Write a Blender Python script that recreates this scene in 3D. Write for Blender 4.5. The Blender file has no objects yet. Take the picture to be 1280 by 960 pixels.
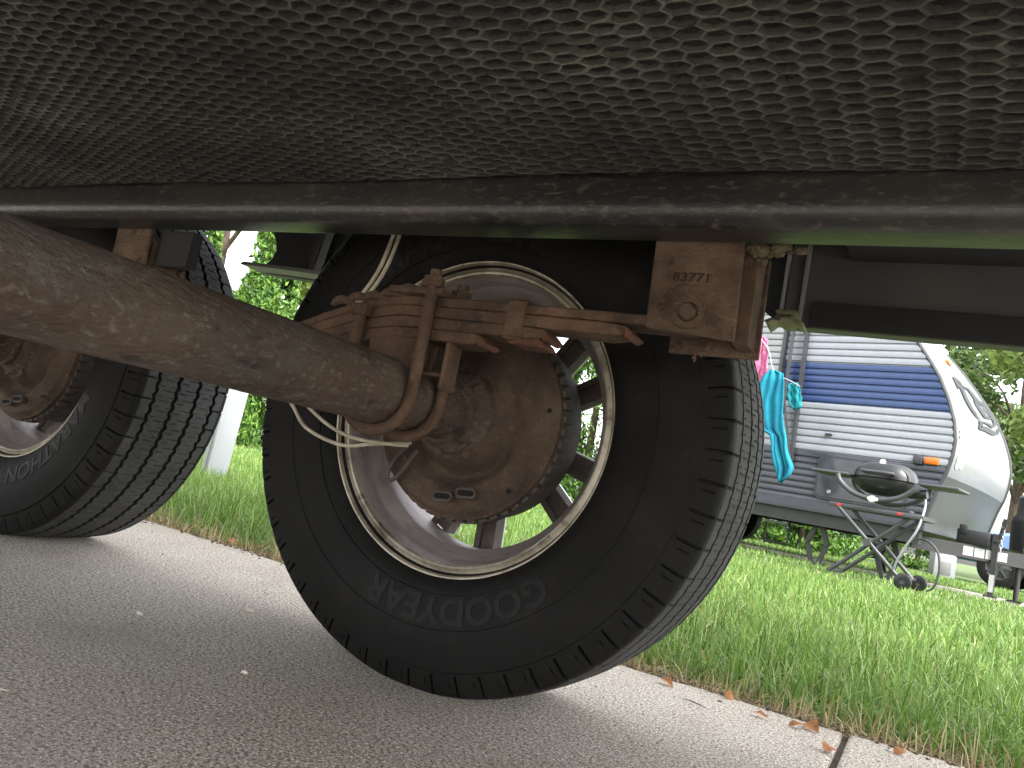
import bpy, bmesh, math, random
import numpy as np
from mathutils import Vector, Matrix
random.seed(7); rng = np.random.default_rng(7)
S = bpy.context.scene; COL = S.collection
PI = math.pi; rad = math.radians

# ------------------------------------------------------------------ camera, sky, sun, exposure
CAM_H, YAW, PITCH, ROLL = 0.2786, rad(29.0), rad(6.6), rad(10.86)
fw = Vector((-math.sin(YAW)*math.cos(PITCH), math.cos(YAW)*math.cos(PITCH), math.sin(PITCH)))
rt = Vector((math.cos(YAW), math.sin(YAW), 0)); up = rt.cross(fw)
r2 = math.cos(ROLL)*rt + math.sin(ROLL)*up; u2 = math.cos(ROLL)*up - math.sin(ROLL)*rt
cd = bpy.data.cameras.new('camera'); cam = bpy.data.objects.new('camera', cd); COL.objects.link(cam)
cd.sensor_width = 36; cd.lens = 36*980.3/1280; cd.clip_start = 0.01; cd.clip_end = 2000
m = Matrix.Identity(4)
for i, a in enumerate((r2, u2, -fw)):
    for j in range(3): m[j][i] = a[j]
m[2][3] = CAM_H
cam.matrix_world = m; S.camera = cam

SUN_EL, SUN_AZ = rad(50), rad(118)      # azimuth measured from +Y towards +X
w = bpy.data.worlds.new('World'); S.world = w; w.use_nodes = True
nt = w.node_tree; nt.nodes.clear()
sky = nt.nodes.new('ShaderNodeTexSky'); sky.sky_type = 'NISHITA'; sky.sun_disc = False
sky.sun_elevation = SUN_EL; sky.sun_rotation = SUN_AZ; sky.air_density = 1.0; sky.dust_density = 4.0; sky.ozone_density = 1.0
hs = nt.nodes.new('ShaderNodeHueSaturation'); hs.inputs['Saturation'].default_value = 0.18
bg = nt.nodes.new('ShaderNodeBackground'); bg.inputs['Strength'].default_value = 0.15
wo = nt.nodes.new('ShaderNodeOutputWorld')
nt.links.new(sky.outputs[0], hs.inputs['Color']); nt.links.new(hs.outputs[0], bg.inputs[0]); nt.links.new(bg.outputs[0], wo.inputs[0])
sl = bpy.data.lights.new('sun', 'SUN'); sl.energy = 0.5; sl.angle = rad(20); sl.color = (1, .96, .9)
so = bpy.data.objects.new('sun', sl); COL.objects.link(so)
sd = Vector((math.sin(SUN_AZ)*math.cos(SUN_EL), math.cos(SUN_AZ)*math.cos(SUN_EL), math.sin(SUN_EL)))
so.rotation_euler = sd.to_track_quat('Z', 'Y').to_euler(); so.location = (0, 0, 20)
S.view_settings.view_transform = 'Standard'; S.view_settings.look = 'None'
S.view_settings.exposure = 2.7; S.view_settings.gamma = 1.0; S.view_settings.use_curve_mapping = False
S.render.engine = 'CYCLES'
S.cycles.max_bounces = 8; S.cycles.diffuse_bounces = 5; S.cycles.glossy_bounces = 3

# ------------------------------------------------------------------ materials
def c4(c): return (c[0], c[1], c[2], 1)
def mat(name, cols, scale=8, rough=.7, metal=0, bump=.0, bscale=60, specks=(), stretch=(1, 1, 1), island=None, spec=.5, transl=0, coat=0):
    mt = bpy.data.materials.new(name); mt.use_nodes = True
    n = mt.node_tree.nodes; l = mt.node_tree.links; b = n['Principled BSDF']
    tc = n.new('ShaderNodeTexCoord'); mp = n.new('ShaderNodeMapping'); mp.inputs['Scale'].default_value = stretch
    l.new(tc.outputs['Object'], mp.inputs[0])
    if island:
        ge = n.new('ShaderNodeNewGeometry'); fac = ge.outputs['Random Per Island']
    else:
        no = n.new('ShaderNodeTexNoise'); no.inputs['Scale'].default_value = scale; no.inputs['Detail'].default_value = 9; no.inputs['Roughness'].default_value = .62
        l.new(mp.outputs[0], no.inputs['Vector']); fac = no.outputs['Fac']
    cr = n.new('ShaderNodeValToRGB'); e = cr.color_ramp.elements
    while len(e) < len(cols): e.new(.5)
    for k, (p, c) in enumerate(cols): e[k].position = p; e[k].color = c4(c)
    l.new(fac, cr.inputs[0]); out = cr.outputs[0]
    for (sc, lo, hi, col, st, *dt) in specks:
        s2 = n.new('ShaderNodeTexNoise'); s2.inputs['Scale'].default_value = sc; s2.inputs['Detail'].default_value = dt[0] if dt else 5; s2.inputs['Roughness'].default_value = .6
        l.new(mp.outputs[0], s2.inputs['Vector'])
        mr = n.new('ShaderNodeMapRange'); mr.inputs[1].default_value = lo; mr.inputs[2].default_value = hi; mr.inputs[4].default_value = st
        l.new(s2.outputs['Fac'], mr.inputs[0])
        mx = n.new('ShaderNodeMix'); mx.data_type = 'RGBA'; mx.inputs[7].default_value = c4(col)
        l.new(mr.outputs[0], mx.inputs[0]); l.new(out, mx.inputs[6]); out = mx.outputs[2]
    l.new(out, b.inputs['Base Color'])
    b.inputs['Roughness'].default_value = rough; b.inputs['Metallic'].default_value = metal
    b.inputs['Specular IOR Level'].default_value = spec
    if coat: b.inputs['Coat Weight'].default_value = coat
    if bump:
        bn = n.new('ShaderNodeTexNoise'); bn.inputs['Scale'].default_value = bscale; bn.inputs['Detail'].default_value = 8; bn.inputs['Roughness'].default_value = .65
        l.new(mp.outputs[0], bn.inputs['Vector'])
        bp = n.new('ShaderNodeBump'); bp.inputs['Strength'].default_value = bump; bp.inputs['Distance'].default_value = .01
        l.new(bn.outputs['Fac'], bp.inputs['Height']); l.new(bp.outputs[0], b.inputs['Normal'])
    if transl:
        tr = n.new('ShaderNodeBsdfTranslucent'); l.new(out, tr.inputs[0])
        ms = n.new('ShaderNodeMixShader'); ms.inputs[0].default_value = transl
        l.new(b.outputs[0], ms.inputs[1]); l.new(tr.outputs[0], ms.inputs[2]); l.new(ms.outputs[0], n['Material Output'].inputs[0])
    return mt
def flat(name, c, rough=.5, metal=0, var=.12, **k):
    a = tuple(x*(1-var) for x in c); d = tuple(min(1, x*(1+var)) for x in c)
    return mat(name, [(.35, a), (.65, d)], rough=rough, metal=metal, **k)

M = {}
M['axle'] = mat('rusty_axle', [(.3, (.042, .026, .019)), (.45, (.1, .066, .047)), (.56, (.145, .104, .077)), (.7, (.19, .155, .122))], 6, .62, .2, 1.0, 150,
    specks=[(5, .52, .66, (.105, .052, .031), .55), (10, .55, .68, (.14, .134, .115), .6), (170, .54, .68, (.32, .29, .25), .5), (45, .58, .7, (.2, .185, .16), .35), (30, .58, .68, (.024, .017, .014), .7), (230, .56, .66, (.12, .055, .032), .5)], stretch=(1, .6, 1))
M['rust'] = mat('rusty_steel', [(.3, (.036, .022, .015)), (.5, (.1, .058, .036)), (.68, (.17, .1, .062))], 22, .85, 0, .6, 140,
    specks=[(70, .58, .72, (.2, .12, .08), .6), (11, .55, .7, (.05, .028, .02), .7)])
M['orange_rust'] = mat('orange_rust', [(.3, (.07, .034, .021)), (.6, (.15, .064, .037))], 30, .85, 0, .4, 150, specks=[(60, .58, .72, (.12, .06, .04), .7)])
M['backing'] = mat('dusty_rusted_backing_plate', [(.3, (.038, .025, .017)), (.5, (.09, .06, .041)), (.7, (.15, .105, .072))], 13, .92, 0, .75, 220,
    specks=[(170, .57, .7, (.2, .14, .1), .6), (120, .6, .7, (.03, .018, .012), .6)])
M['rust_dark'] = flat('dark_stamped_rust', (.03, .017, .011), .9)
M['hole'] = flat('dark_hole', (.006, .005, .005), .9)
M['hanger'] = mat('rusty_hanger_plate', [(.3, (.034, .02, .013)), (.43, (.095, .056, .036)), (.54, (.135, .086, .056)), (.66, (.18, .125, .07))], 16, .8, 0, .9, 120,
    specks=[(34, .54, .62, (.04, .025, .019), .8), (90, .6, .72, (.28, .17, .09), .6)], stretch=(1, 1, 1))
M['rail'] = mat('dirty_painted_rail', [(.3, (.013, .0135, .0135)), (.5, (.023, .023, .0225)), (.7, (.038, .036, .032))], 7, .3, .0, .12, 120,
    specks=[(90, .57, .66, (.1, .088, .068), .5), (170, .57, .66, (.14, .12, .09), .45), (11, .6, .7, (.06, .053, .044), .5), (14, .64, .72, (.08, .045, .03), .5)], stretch=(.55, 1, 1.3))
M['ridge'] = mat('dusty_belly_ridge', [(.32, (.04, .044, .036)), (.5, (.085, .09, .073)), (.62, (.14, .143, .115)), (.72, (.21, .205, .165))], 3.2, .85, 0, .5, 300, specks=[(90, .52, .66, (.04, .04, .032), .7), (30, .6, .68, (.15, .12, .08), .3)])
M['cell'] = mat('black_belly_cell', [(.3, (.012, .0135, .0105)), (.6, (.025, .026, .021))], 7, .75, 0, .6, 400, specks=[(240, .56, .7, (.075, .07, .056), .5)])
M['cell_edge'] = mat('belly_cell_edge', [(.32, (.022, .023, .018)), (.5, (.042, .041, .033)), (.7, (.085, .078, .062))], 3.2, .85, 0, .5, 300)
M['skirt'] = mat('dark_skirt_panel', [(.3, (.075, .076, .075)), (.6, (.1, .1, .095)), (.75, (.14, .13, .12))], 3.5, .5, 0, .15, 60, specks=[(18, .58, .75, (.11, .1, .085), .35)], stretch=(1, 1, .5))
M['skirt_trim'] = flat('grey_skirt_trim', (.26, .26, .25), .45)
M['well'] = flat('black_wheel_well', (.02, .02, .021), .8)
M['olive'] = flat('olive_rubber_flap', (.2, .195, .115), .5)
M['mud'] = mat('dried_mud', [(.35, (.08, .06, .035)), (.65, (.17, .13, .08))], 60, .95, 0, .8, 150)
M['rubber'] = mat('tyre_rubber', [(.3, (.0045, .0045, .0042)), (.55, (.008, .0077, .0072)), (.75, (.017, .0152, .0128))], 9, .62, 0, .25, 260, specks=[(6, .55, .72, (.024, .02, .016), .45), (90, .6, .7, (.022, .019, .015), .5)], spec=.2)
M['tread'] = mat('worn_tread_rubber', [(.3, (.022, .022, .022)), (.6, (.04, .04, .039)), (.75, (.062, .06, .057))], 20, .75, 0, .3, 500, specks=[(300, .55, .68, (.12, .117, .11), .5)])
M['groove'] = flat('tread_groove_rubber', (.016, .016, .016), .85)
M['letter'] = flat('moulded_tyre_letter', (.0085, .0082, .0078), .55, spec=.24)
M['lip'] = mat('tarnished_alloy_lip', [(.3, (.16, .135, .095)), (.5, (.4, .36, .285)), (.7, (.58, .54, .46))], 22, .42, .6, .25, 120, specks=[(60, .58, .68, (.1, .075, .05), .7)])
M['barrel'] = mat('dusty_alloy_barrel', [(.3, (.2, .165, .155)), (.5, (.35, .3, .29)), (.7, (.47, .42, .41))], 8, .5, .45, .2, 90, specks=[(50, .6, .72, (.14, .1, .09), .6)], stretch=(1, 3, 1))
M['spoke'] = mat('brake_dust_spoke', [(.3, (.055, .045, .039)), (.6, (.14, .115, .1))], 18, .8, .1, .5, 140)
M['bright'] = flat('bright_alloy_edge', (.75, .75, .77), .3, .6)
M['fin'] = mat('dark_drum_iron', [(.3, (.045, .038, .034)), (.6, (.11, .09, .08))], 30, .7, .3, .5, 180)
M['wire'] = mat('cream_wire', [(.35, (.38, .33, .24)), (.65, (.62, .56, .44))], 30, .55, 0, .1, 80, specks=[(40, .58, .7, (.2, .15, .1), .5)])
M['concrete'] = mat('broom_finished_concrete', [(.3, (.38, .325, .265)), (.45, (.47, .415, .35)), (.6, (.52, .47, .405)), (.7, (.55, .505, .445))], 2.2, .95, 0, .6, 170, spec=.25,
    specks=[(215, .48, .64, (.13, .11, .09), .85, 1.5), (290, .54, .68, (.9, .85, .77), .85, 1), (470, .55, .65, (.05, .042, .035), .85, 1), (5, .55, .72, (.27, .235, .195), .55), (1.3, .55, .7, (.33, .3, .26), .5)])
M['lawn'] = mat('lawn_soil', [(.3, (.035, .05, .014)), (.5, (.06, .1, .022)), (.7, (.1, .14, .04))], 3, .95, 0, .8, 60, specks=[(40, .55, .7, (.1, .085, .045), .6)])
M['soil'] = mat('edge_soil', [(.3, (.03, .022, .014)), (.7, (.1, .075, .045))], 30, .95, 0, .9, 120)
M['grass'] = mat('grass_blade', [(0, (.055, .115, .018)), (.35, (.105, .2, .03)), (.7, (.155, .265, .044)), (.88, (.23, .33, .085)), (.96, (.28, .32, .13)), (1, (.34, .28, .15))], island=True, rough=.5, transl=.35)
M['straw'] = mat('dry_straw', [(0, (.18, .12, .06)), (.5, (.36, .27, .14)), (1, (.5, .42, .26))], island=True, rough=.8, transl=.2)
M['leaf_orange'] = mat('fallen_leaf', [(.3, (.2, .07, .02)), (.5, (.34, .14, .04)), (.7, (.4, .22, .08))], 40, .7, 0, .2, 80, transl=.25)
M['sliver'] = flat('pale_wood_sliver', (.55, .5, .42), .7)
M['arbor'] = mat('arborvitae_foliage', [(0, (.03, .075, .012)), (.4, (.065, .15, .02)), (.8, (.12, .235, .03)), (1, (.2, .32, .05))], island=True, rough=.6, transl=.35)
M['leaves'] = mat('tree_leaves', [(0, (.025, .05, .012)), (.5, (.055, .1, .022)), (.9, (.11, .17, .04)), (1, (.16, .2, .06))], island=True, rough=.6, transl=.35)
M['leaves_light'] = mat('pale_tree_leaves', [(0, (.08, .13, .02)), (.5, (.15, .22, .04)), (1, (.3, .36, .1))], island=True, rough=.6, transl=.4)
M['bark'] = mat('bark', [(.3, (.05, .035, .025)), (.7, (.15, .11, .08))], 14, .95, 0, .8, 40, stretch=(1, 1, .25))
M['white_siding'] = flat('white_corrugated_siding', (.235, .247, .275), .32, .0, .04)
M['blue_siding'] = flat('blue_corrugated_siding', (.022, .045, .125), .28, .0, .1)
M['char_siding'] = flat('charcoal_corrugated_siding', (.045, .048, .06), .25, .2, .1)
M['grey_siding'] = flat('grey_corrugated_siding', (.22, .23, .235), .4, 0, .05)
M['cap_white'] = flat('pale_fibreglass_cap', (.165, .172, .172), .35, 0, .04, coat=.15)
M['cap_grey'] = flat('grey_fibreglass_cap', (.065, .068, .067), .38, 0, .05, coat=.05)
M['trim_dark'] = flat('dark_corner_trim', (.03, .031, .035), .4)
M['black_metal'] = flat('black_painted_metal', (.012, .012, .013), .45, 0, .2)
M['chassis'] = flat('dark_chassis', (.022, .0215, .0225), .55, 0, .2)
M['grill_black'] = flat('grill_black_enamel', (.011, .011, .012), .32, 0, .15)
M['grill_grey'] = flat('grill_grey_plastic', (.045, .047, .05), .45, 0, .1)
M['grill_tube'] = flat('dark_steel_tube', (.05, .052, .056), .35, .3, .15)
M['steel'] = flat('galvanised_steel', (.3, .3, .31), .4, .6, .12)
M['sticker'] = mat('warning_sticker', [(.4, (.3, .3, .3)), (.6, (.42, .42, .41))], 60, .5, specks=[(140, .56, .62, (.25, .25, .25), .6)])
M['decal'] = flat('grey_decal', (.04, .044, .044), .6, spec=.1)
M['decal_light'] = flat('light_grey_decal', (.1, .107, .107), .4)
M['white_paint'] = flat('white_vinyl', (.33, .34, .365), .4, 0, .03)
M['amber'] = flat('amber_lens', (.5, .11, .01), .3, 0, .08)
M['red_lens'] = flat('red_lens', (.55, .02, .02), .2, 0, .08)
M['glass'] = flat('dark_glass', (.02, .025, .03), .08, 0, .1)
M['hatch'] = mat('glossy_black_hatch', [(.4, (.03, .032, .036)), (.6, (.06, .062, .07))], 2, .12)
M['pink'] = mat('pink_towel', [(.35, (.42, .06, .17)), (.5, (.52, .13, .27)), (.65, (.62, .3, .4))], 14, .95, 0, .4, 200, transl=.2)
M['cyan'] = mat('bright_blue_towel', [(.35, (.006, .16, .25)), (.65, (.01, .235, .33))], 5, .95, 0, .4, 200, transl=.2)
M['teal'] = mat('teal_cloth', [(.35, (.003, .14, .17)), (.65, (.006, .22, .25))], 9, .95, 0, .4, 200, transl=.2)
M['car_silver'] = flat('silver_car_paint', (.4, .41, .43), .25, .3, .05, coat=.6)
M['car_blue'] = flat('pale_blue_car_paint', (.16, .26, .45), .25, .2, .05, coat=.6)
M['car_dark'] = flat('graphite_car_paint', (.06, .065, .075), .25, .2, .1, coat=.6)
M['util'] = flat('grey_utility_metal', (.2, .205, .21), .5, 0, .08)
M['path'] = flat('pale_path_concrete', (.55, .52, .46), .9, 0, .12)

# ------------------------------------------------------------------ mesh builder
class G:
    def __init__(s): s.v = []; s.f = []; s.mi = []
    def add(s, vs, fs, mi=0):
        o = len(s.v); s.v += [tuple(x) for x in vs]; s.f += [tuple(i+o for i in f) for f in fs]; s.mi += [mi]*len(fs); return s
    def box(s, x0, x1, y0, y1, z0, z1, mi=0, bev=0):
        if bev:
            bm = bmesh.new(); bmesh.ops.create_cube(bm, size=1)
            bmesh.ops.scale(bm, vec=(x1-x0, y1-y0, z1-z0), verts=bm.verts)
            bmesh.ops.translate(bm, vec=((x0+x1)/2, (y0+y1)/2, (z0+z1)/2), verts=bm.verts)
            bmesh.ops.bevel(bm, geom=bm.edges[:], offset=bev, segments=2, affect='EDGES', profile=.5)
            bm.verts.index_update(); s.add([v.co[:] for v in bm.verts], [[v.index for v in f.verts] for f in bm.faces], mi); bm.free(); return s
        v = [(x, y, z) for x in (x0, x1) for y in (y0, y1) for z in (z0, z1)]
        return s.add(v, [(0, 1, 3, 2), (4, 6, 7, 5), (0, 4, 5, 1), (2, 3, 7, 6), (0, 2, 6, 4), (1, 5, 7, 3)], mi)
    def bar(s, a, b, wd, ht, mi=0, upv=(0, 0, 1)):
        a = Vector(a); b = Vector(b); d = (b-a).normalized(); sx = d.cross(Vector(upv))
        if sx.length < 1e-4: sx = d.cross(Vector((1, 0, 0)))
        sx.normalize(); uz = sx.cross(d)
        v = [p + sx*wd/2*i + uz*ht/2*j for p in (a, b) for i, j in ((-1, -1), (1, -1), (1, 1), (-1, 1))]
        return s.add(v, [(0, 1, 2, 3), (7, 6, 5, 4), (0, 4, 5, 1), (1, 5, 6, 2), (2, 6, 7, 3), (3, 7, 4, 0)], mi)
    def tube(s, pts, r, n=10, mi=0, cap=True):
        pts = [Vector(p) for p in pts]; rs = r if isinstance(r, (list, tuple)) else [r]*len(pts)
        o = len(s.v); prev = None; vs = []
        for i, p in enumerate(pts):
            t = (pts[min(i+1, len(pts)-1)] - pts[max(i-1, 0)]).normalized()
            if prev is None:
                a = t.orthogonal().normalized()
            else: a = (prev - t*prev.dot(t)).normalized()
            prev = a; b = t.cross(a)
            for k in range(n):
                an = 2*PI*k/n; vs.append(p + (a*math.cos(an)+b*math.sin(an))*rs[i])
        fs = [(i*n+k, i*n+(k+1) % n, (i+1)*n+(k+1) % n, (i+1)*n+k) for i in range(len(pts)-1) for k in range(n)]
        if cap: fs += [tuple(range(n))[::-1], tuple((len(pts)-1)*n+k for k in range(n))]
        return s.add(vs, fs, mi)
    def lathe(s, prof, n=64, mi=0, c=(0, 0, 0), closed=False):     # prof: (y, r) about the Y axis
        vs = [(c[0]+r*math.cos(2*PI*k/n), c[1]+y, c[2]+r*math.sin(2*PI*k/n)) for y, r in prof for k in range(n)]
        m_ = len(prof); fs = []
        for i in range(m_ if closed else m_-1):
            j = (i+1) % m_
            fs += [(i*n+k, i*n+(k+1) % n, j*n+(k+1) % n, j*n+k) for k in range(n)]
        return s.add(vs, fs, mi)
    def prism(s, poly, y0, y1, mi=0, axis='y'):
        n = len(poly)
        f = {'y': lambda a, b, y: (a, y, b), 'z': lambda a, b, y: (a, b, y), 'x': lambda a, b, y: (y, a, b)}[axis]
        vs = [f(a, b, y0) for a, b in poly] + [f(a, b, y1) for a, b in poly]
        fs = [tuple(range(n)), tuple(range(2*n-1, n-1, -1))] + [(i, n+i, n+(i+1) % n, (i+1) % n) for i in range(n)]
        return s.add(vs, fs, mi)
    def blob(s, c, r, n=2, jit=.25, mi=0, sc=(1, 1, 1)):
        bm = bmesh.new(); bmesh.ops.create_icosphere(bm, subdivisions=n, radius=1)
        bm.verts.index_update()
        vs = [(c[0]+v.co.x*r*sc[0]*(1+random.uniform(-jit, jit)), c[1]+v.co.y*r*sc[1]*(1+random.uniform(-jit, jit)), c[2]+v.co.z*r*sc[2]*(1+random.uniform(-jit, jit))) for v in bm.verts]
        s.add(vs, [[v.index for v in f.verts] for f in bm.faces], mi); bm.free(); return s
    def mesh(s, name, mats, smooth=None):
        me = bpy.data.meshes.new(name); me.from_pydata(s.v, [], s.f)
        for x in (mats if isinstance(mats, (list, tuple)) else [mats]): me.materials.append(M[x])
        if any(s.mi): me.polygons.foreach_set('material_index', s.mi)
        bm = bmesh.new(); bm.from_mesh(me); bmesh.ops.recalc_face_normals(bm, faces=bm.faces); bm.to_mesh(me); bm.free()
        if smooth is not None:
            me.polygons.foreach_set('use_smooth', [True]*len(me.polygons))
            me.set_sharp_from_angle(angle=rad(smooth))
        me.update(); return me
def npmesh(name, V, F, mats, smooth=False, mi=None):
    me = bpy.data.meshes.new(name); V = np.asarray(V, np.float32); F = np.asarray(F, np.int32); k = F.shape[1]
    me.vertices.add(len(V)); me.vertices.foreach_set('co', V.ravel())
    me.loops.add(F.size); me.loops.foreach_set('vertex_index', F.ravel())
    me.polygons.add(len(F)); me.polygons.foreach_set('loop_start', np.arange(0, F.size, k, dtype=np.int32))
    for x in mats: me.materials.append(M[x])
    if mi is not None: me.polygons.foreach_set('material_index', np.asarray(mi, np.int32))
    if smooth: me.polygons.foreach_set('use_smooth', np.ones(len(F), bool))
    me.update(calc_edges=True); me.validate(); return me
def obj(name, me, parent=None, loc=None, rot=None):
    o = bpy.data.objects.new(name, me); COL.objects.link(o)
    if parent: o.parent = parent
    if loc is not None: o.location = loc
    if rot is not None: o.rotation_euler = rot
    return o
def tag(o, label=None, cat=None, group=None, kind=None):
    for k, x in (('label', label), ('category', cat), ('group', group), ('kind', kind)):
        if x: o[k] = x
    return o
def thing(name, label, cat, loc=(0, 0, 0), rotz=0, group=None):
    return tag(obj(name, None, None, loc, (0, 0, rotz)), label, cat, group)
def clone(o, parent=None):
    c = o.copy(); COL.objects.link(c); c.parent = parent
    for ch in list(o.children): clone(ch, c)
    return c
def text_mesh(txt, size, depth, fn, mt, name, bold=0):
    cu = bpy.data.curves.new('t', 'FONT'); cu.body = txt; cu.size = size; cu.extrude = depth; cu.offset = bold; cu.align_x = 'CENTER'; cu.resolution_u = 3
    t = bpy.data.objects.new('t', cu); COL.objects.link(t)
    me = bpy.data.meshes.new_from_object(t.evaluated_get(bpy.context.evaluated_depsgraph_get()))
    bpy.data.objects.remove(t); bpy.data.curves.remove(cu)
    bm = bmesh.new(); bm.from_mesh(me); bmesh.ops.subdivide_edges(bm, edges=[e for e in bm.edges if e.calc_length() > size*.25], cuts=2, use_grid_fill=False)
    for v in bm.verts: v.co = fn(v.co)
    bm.to_mesh(me); bm.free(); me.name = name; me.materials.clear(); me.materials.append(M[mt]); return me

def smooth(pts, n=8):
    P_ = [Vector(p) for p in pts]; out = []
    for i in range(len(P_)-1):
        p0 = P_[max(i-1, 0)]; p1 = P_[i]; p2 = P_[i+1]; p3 = P_[min(i+2, len(P_)-1)]
        for k in range(n):
            t = k/n; out.append(.5*((2*p1)+(p2-p0)*t+(2*p0-5*p1+4*p2-p3)*t*t+(3*p1-p0-3*p2+p3)*t**3))
    return out+[P_[-1]]
# ------------------------------------------------------------------ setting
WX, WY, WZ, LX = -.541, .953, .345, .983       # wheel centre (mid plane), distance to the other wheel
LIP = .864
EDGE = 1.345
g = G(); nx, ny = 40, 40
tag(obj('lawn', G().add([(-220, -220, -.02), (220, -220, -.02), (220, 220, -.02), (-220, 220, -.02)], [(0, 1, 2, 3)]).mesh('lawn', 'lawn')), kind='structure')
def slab(x0, x1, nm):
    xs = np.arange(x0, x1, .03) if x1-x0 < 8 else np.linspace(x0, x1, 200)
    xs = list(xs)+[x1]
    ed = [(x, EDGE+.008*math.sin(x*7)+.006*math.sin(x*23+1)+random.uniform(-.004, .004)) for x in xs]
    poly = [(x1, -9), (x0, -9)] + ed
    g = G(); g.prism(poly, -.12, 0, 0, 'z')
    o = obj(nm, g.mesh(nm, 'concrete')); b = o.modifiers.new('b', 'BEVEL'); b.width = .006; b.segments = 2; b.limit_method = 'ANGLE'
    return tag(o, kind='structure')
JX = -.072
slab(JX+.004, 3.2, 'driveway_slab'); slab(-4.0, JX-.004, 'driveway_slab'); slab(3.212, 14, 'driveway_slab'); slab(-16, -4.012, 'driveway_slab')
tag(obj('joint_fill', G().box(JX-.02, JX+.02, -9, EDGE-.01, -.03, -.007).mesh('joint_fill', 'soil')), kind='structure')
# narrow soil strip where the lawn meets the slab
P = []
for i in range(400):
    x = -5+i*.02
    P.append((x, EDGE-.02, -.012)); P.append((x, EDGE+.10+.03*math.sin(x*9), -.010+.004*math.sin(x*31)))
tag(obj('edge_soil', G().add(P, [(2*i, 2*i+1, 2*i+3, 2*i+2) for i in range(399)]).mesh('edge_soil', 'soil', 40)), kind='structure')

def blades(n, fx, h0, h1, wd, seg, lean, name, mt, z0=-.02, curl=.6):
    X, Y = fx(n); n = len(X); H = rng.uniform(h0, h1, n)*np.clip(rng.normal(1, .15, n), .6, 1.4)
    az = rng.uniform(0, 2*PI, n); ln = np.abs(rng.normal(0, lean, n)); wa = rng.uniform(0, PI, n)
    W = wd*rng.uniform(.7, 1.3, n); V = []; ts = np.linspace(0, 1, seg+1)
    for t in ts:
        th = ln + curl*ln*t*1.3
        off = H*t*np.sin(th)*(0.55+.6*t); zz = H*t*np.cos(np.minimum(th, 1.5))*(1-.25*t*np.minimum(ln, 1))
        cx = X+np.cos(az)*off; cy = Y+np.sin(az)*off; wq = W*(1-t)**.6 if t < 1 else W*0
        dx = np.cos(wa)*wq/2; dy = np.sin(wa)*wq/2
        V.append(np.stack([cx-dx, cy-dy, z0+zz], -1)); V.append(np.stack([cx+dx, cy+dy, z0+zz], -1))
    k = 2*(seg+1)-1                       # last ring shares a single tip
    V = np.stack(V[:-1], 1)               # n,k,3
    idx = np.arange(n)[:, None]*k; F = []
    for s in range(seg-1):
        F += [idx+np.array([[2*s, 2*s+1, 2*s+3]]), idx+np.array([[2*s, 2*s+3, 2*s+2]])]
    s = seg-1; F.append(idx+np.array([[2*s, 2*s+1, 2*s+2]]))
    return npmesh(name, V.reshape(-1, 3), np.concatenate(F), [mt])
def field(y0, y1, xl, xr, clump=True):
    def fx(n):
        Y = np.sqrt(rng.uniform(y0*y0, y1*y1, n)); lo = -1.9*Y-.3 if xl is None else np.full(n, xl); hi = .3*Y+.5 if xr is None else np.full(n, xr)
        X = rng.uniform(0, 1, n)*(hi-lo)+lo
        if clump:
            d = np.sin(X*9+2*np.sin(Y*7))*np.sin(Y*11+1.5*np.sin(X*6)); keep = rng.uniform(0, 1, n) < .75+.3*d
            X, Y = X[keep], Y[keep]
        return X, Y
    return fx
GR = 'grass blades'
tag(obj('grass', blades(135000, field(EDGE+.045, 2.7, None, None), .032, .095, .0036, 4, .85, 'grass', 'grass')), 'long bright green grass along the edge of the concrete', 'grass', kind='stuff')
tag(obj('grass', blades(120000, field(2.7, 6, None, None), .035, .085, .0055, 3, .6, 'grass', 'grass')), 'bright green mown grass across the middle of the lawn', 'grass', kind='stuff')
tag(obj('grass', blades(120000, field(6, 15, None, None), .03, .065, .012, 2, .5, 'grass', 'grass')), 'bright green grass at the far end of the lawn', 'grass', kind='stuff')
def fx_edge(n):
    X = rng.uniform(-4.5, 1.3, n); Y = EDGE-.005+np.abs(rng.normal(0, .05, n)); return X, Y
tag(obj('dry_thatch', blades(9000, fx_edge, .02, .07, .0024, 3, 1.6, 'dry_thatch', 'straw', z0=-.006)), 'dry straw coloured thatch where the lawn meets the concrete', 'thatch', kind='stuff')

nC = 3200; cx_ = rng.uniform(-4, 1.3, nC); cy_ = EDGE+.012-np.abs(rng.normal(0, .022, nC))*rng.uniform(0, 1.6, nC)+rng.uniform(0, .05, nC); cs_ = rng.uniform(.0012, .0042, nC); cy_[2600:] = rng.uniform(.2, 1.3, 600); cs_[2600:] *= .4
oc = np.array([(1, 0, 0), (-1, 0, 0), (0, 1, 0), (0, -1, 0), (0, 0, 1), (0, 0, -1)], float)
V = (oc[None]*rng.uniform(.5, 1.5, (nC, 6, 1))*cs_[:, None, None]*np.array([1.5, 1.2, .6])+np.stack([cx_, cy_, np.where(cy_ < EDGE, .001, -.006)], -1)[:, None]).reshape(-1, 3)
oF = np.array([(0, 2, 4), (2, 1, 4), (1, 3, 4), (3, 0, 4), (2, 0, 5), (1, 2, 5), (3, 1, 5), (0, 3, 5)])
tag(obj('soil_crumbs', npmesh('soil_crumbs', V, (np.arange(nC)[:, None, None]*6+oF[None]).reshape(-1, 3), ['mud'])), 'crumbs of brown soil along the concrete edge', 'soil', kind='stuff')
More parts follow.
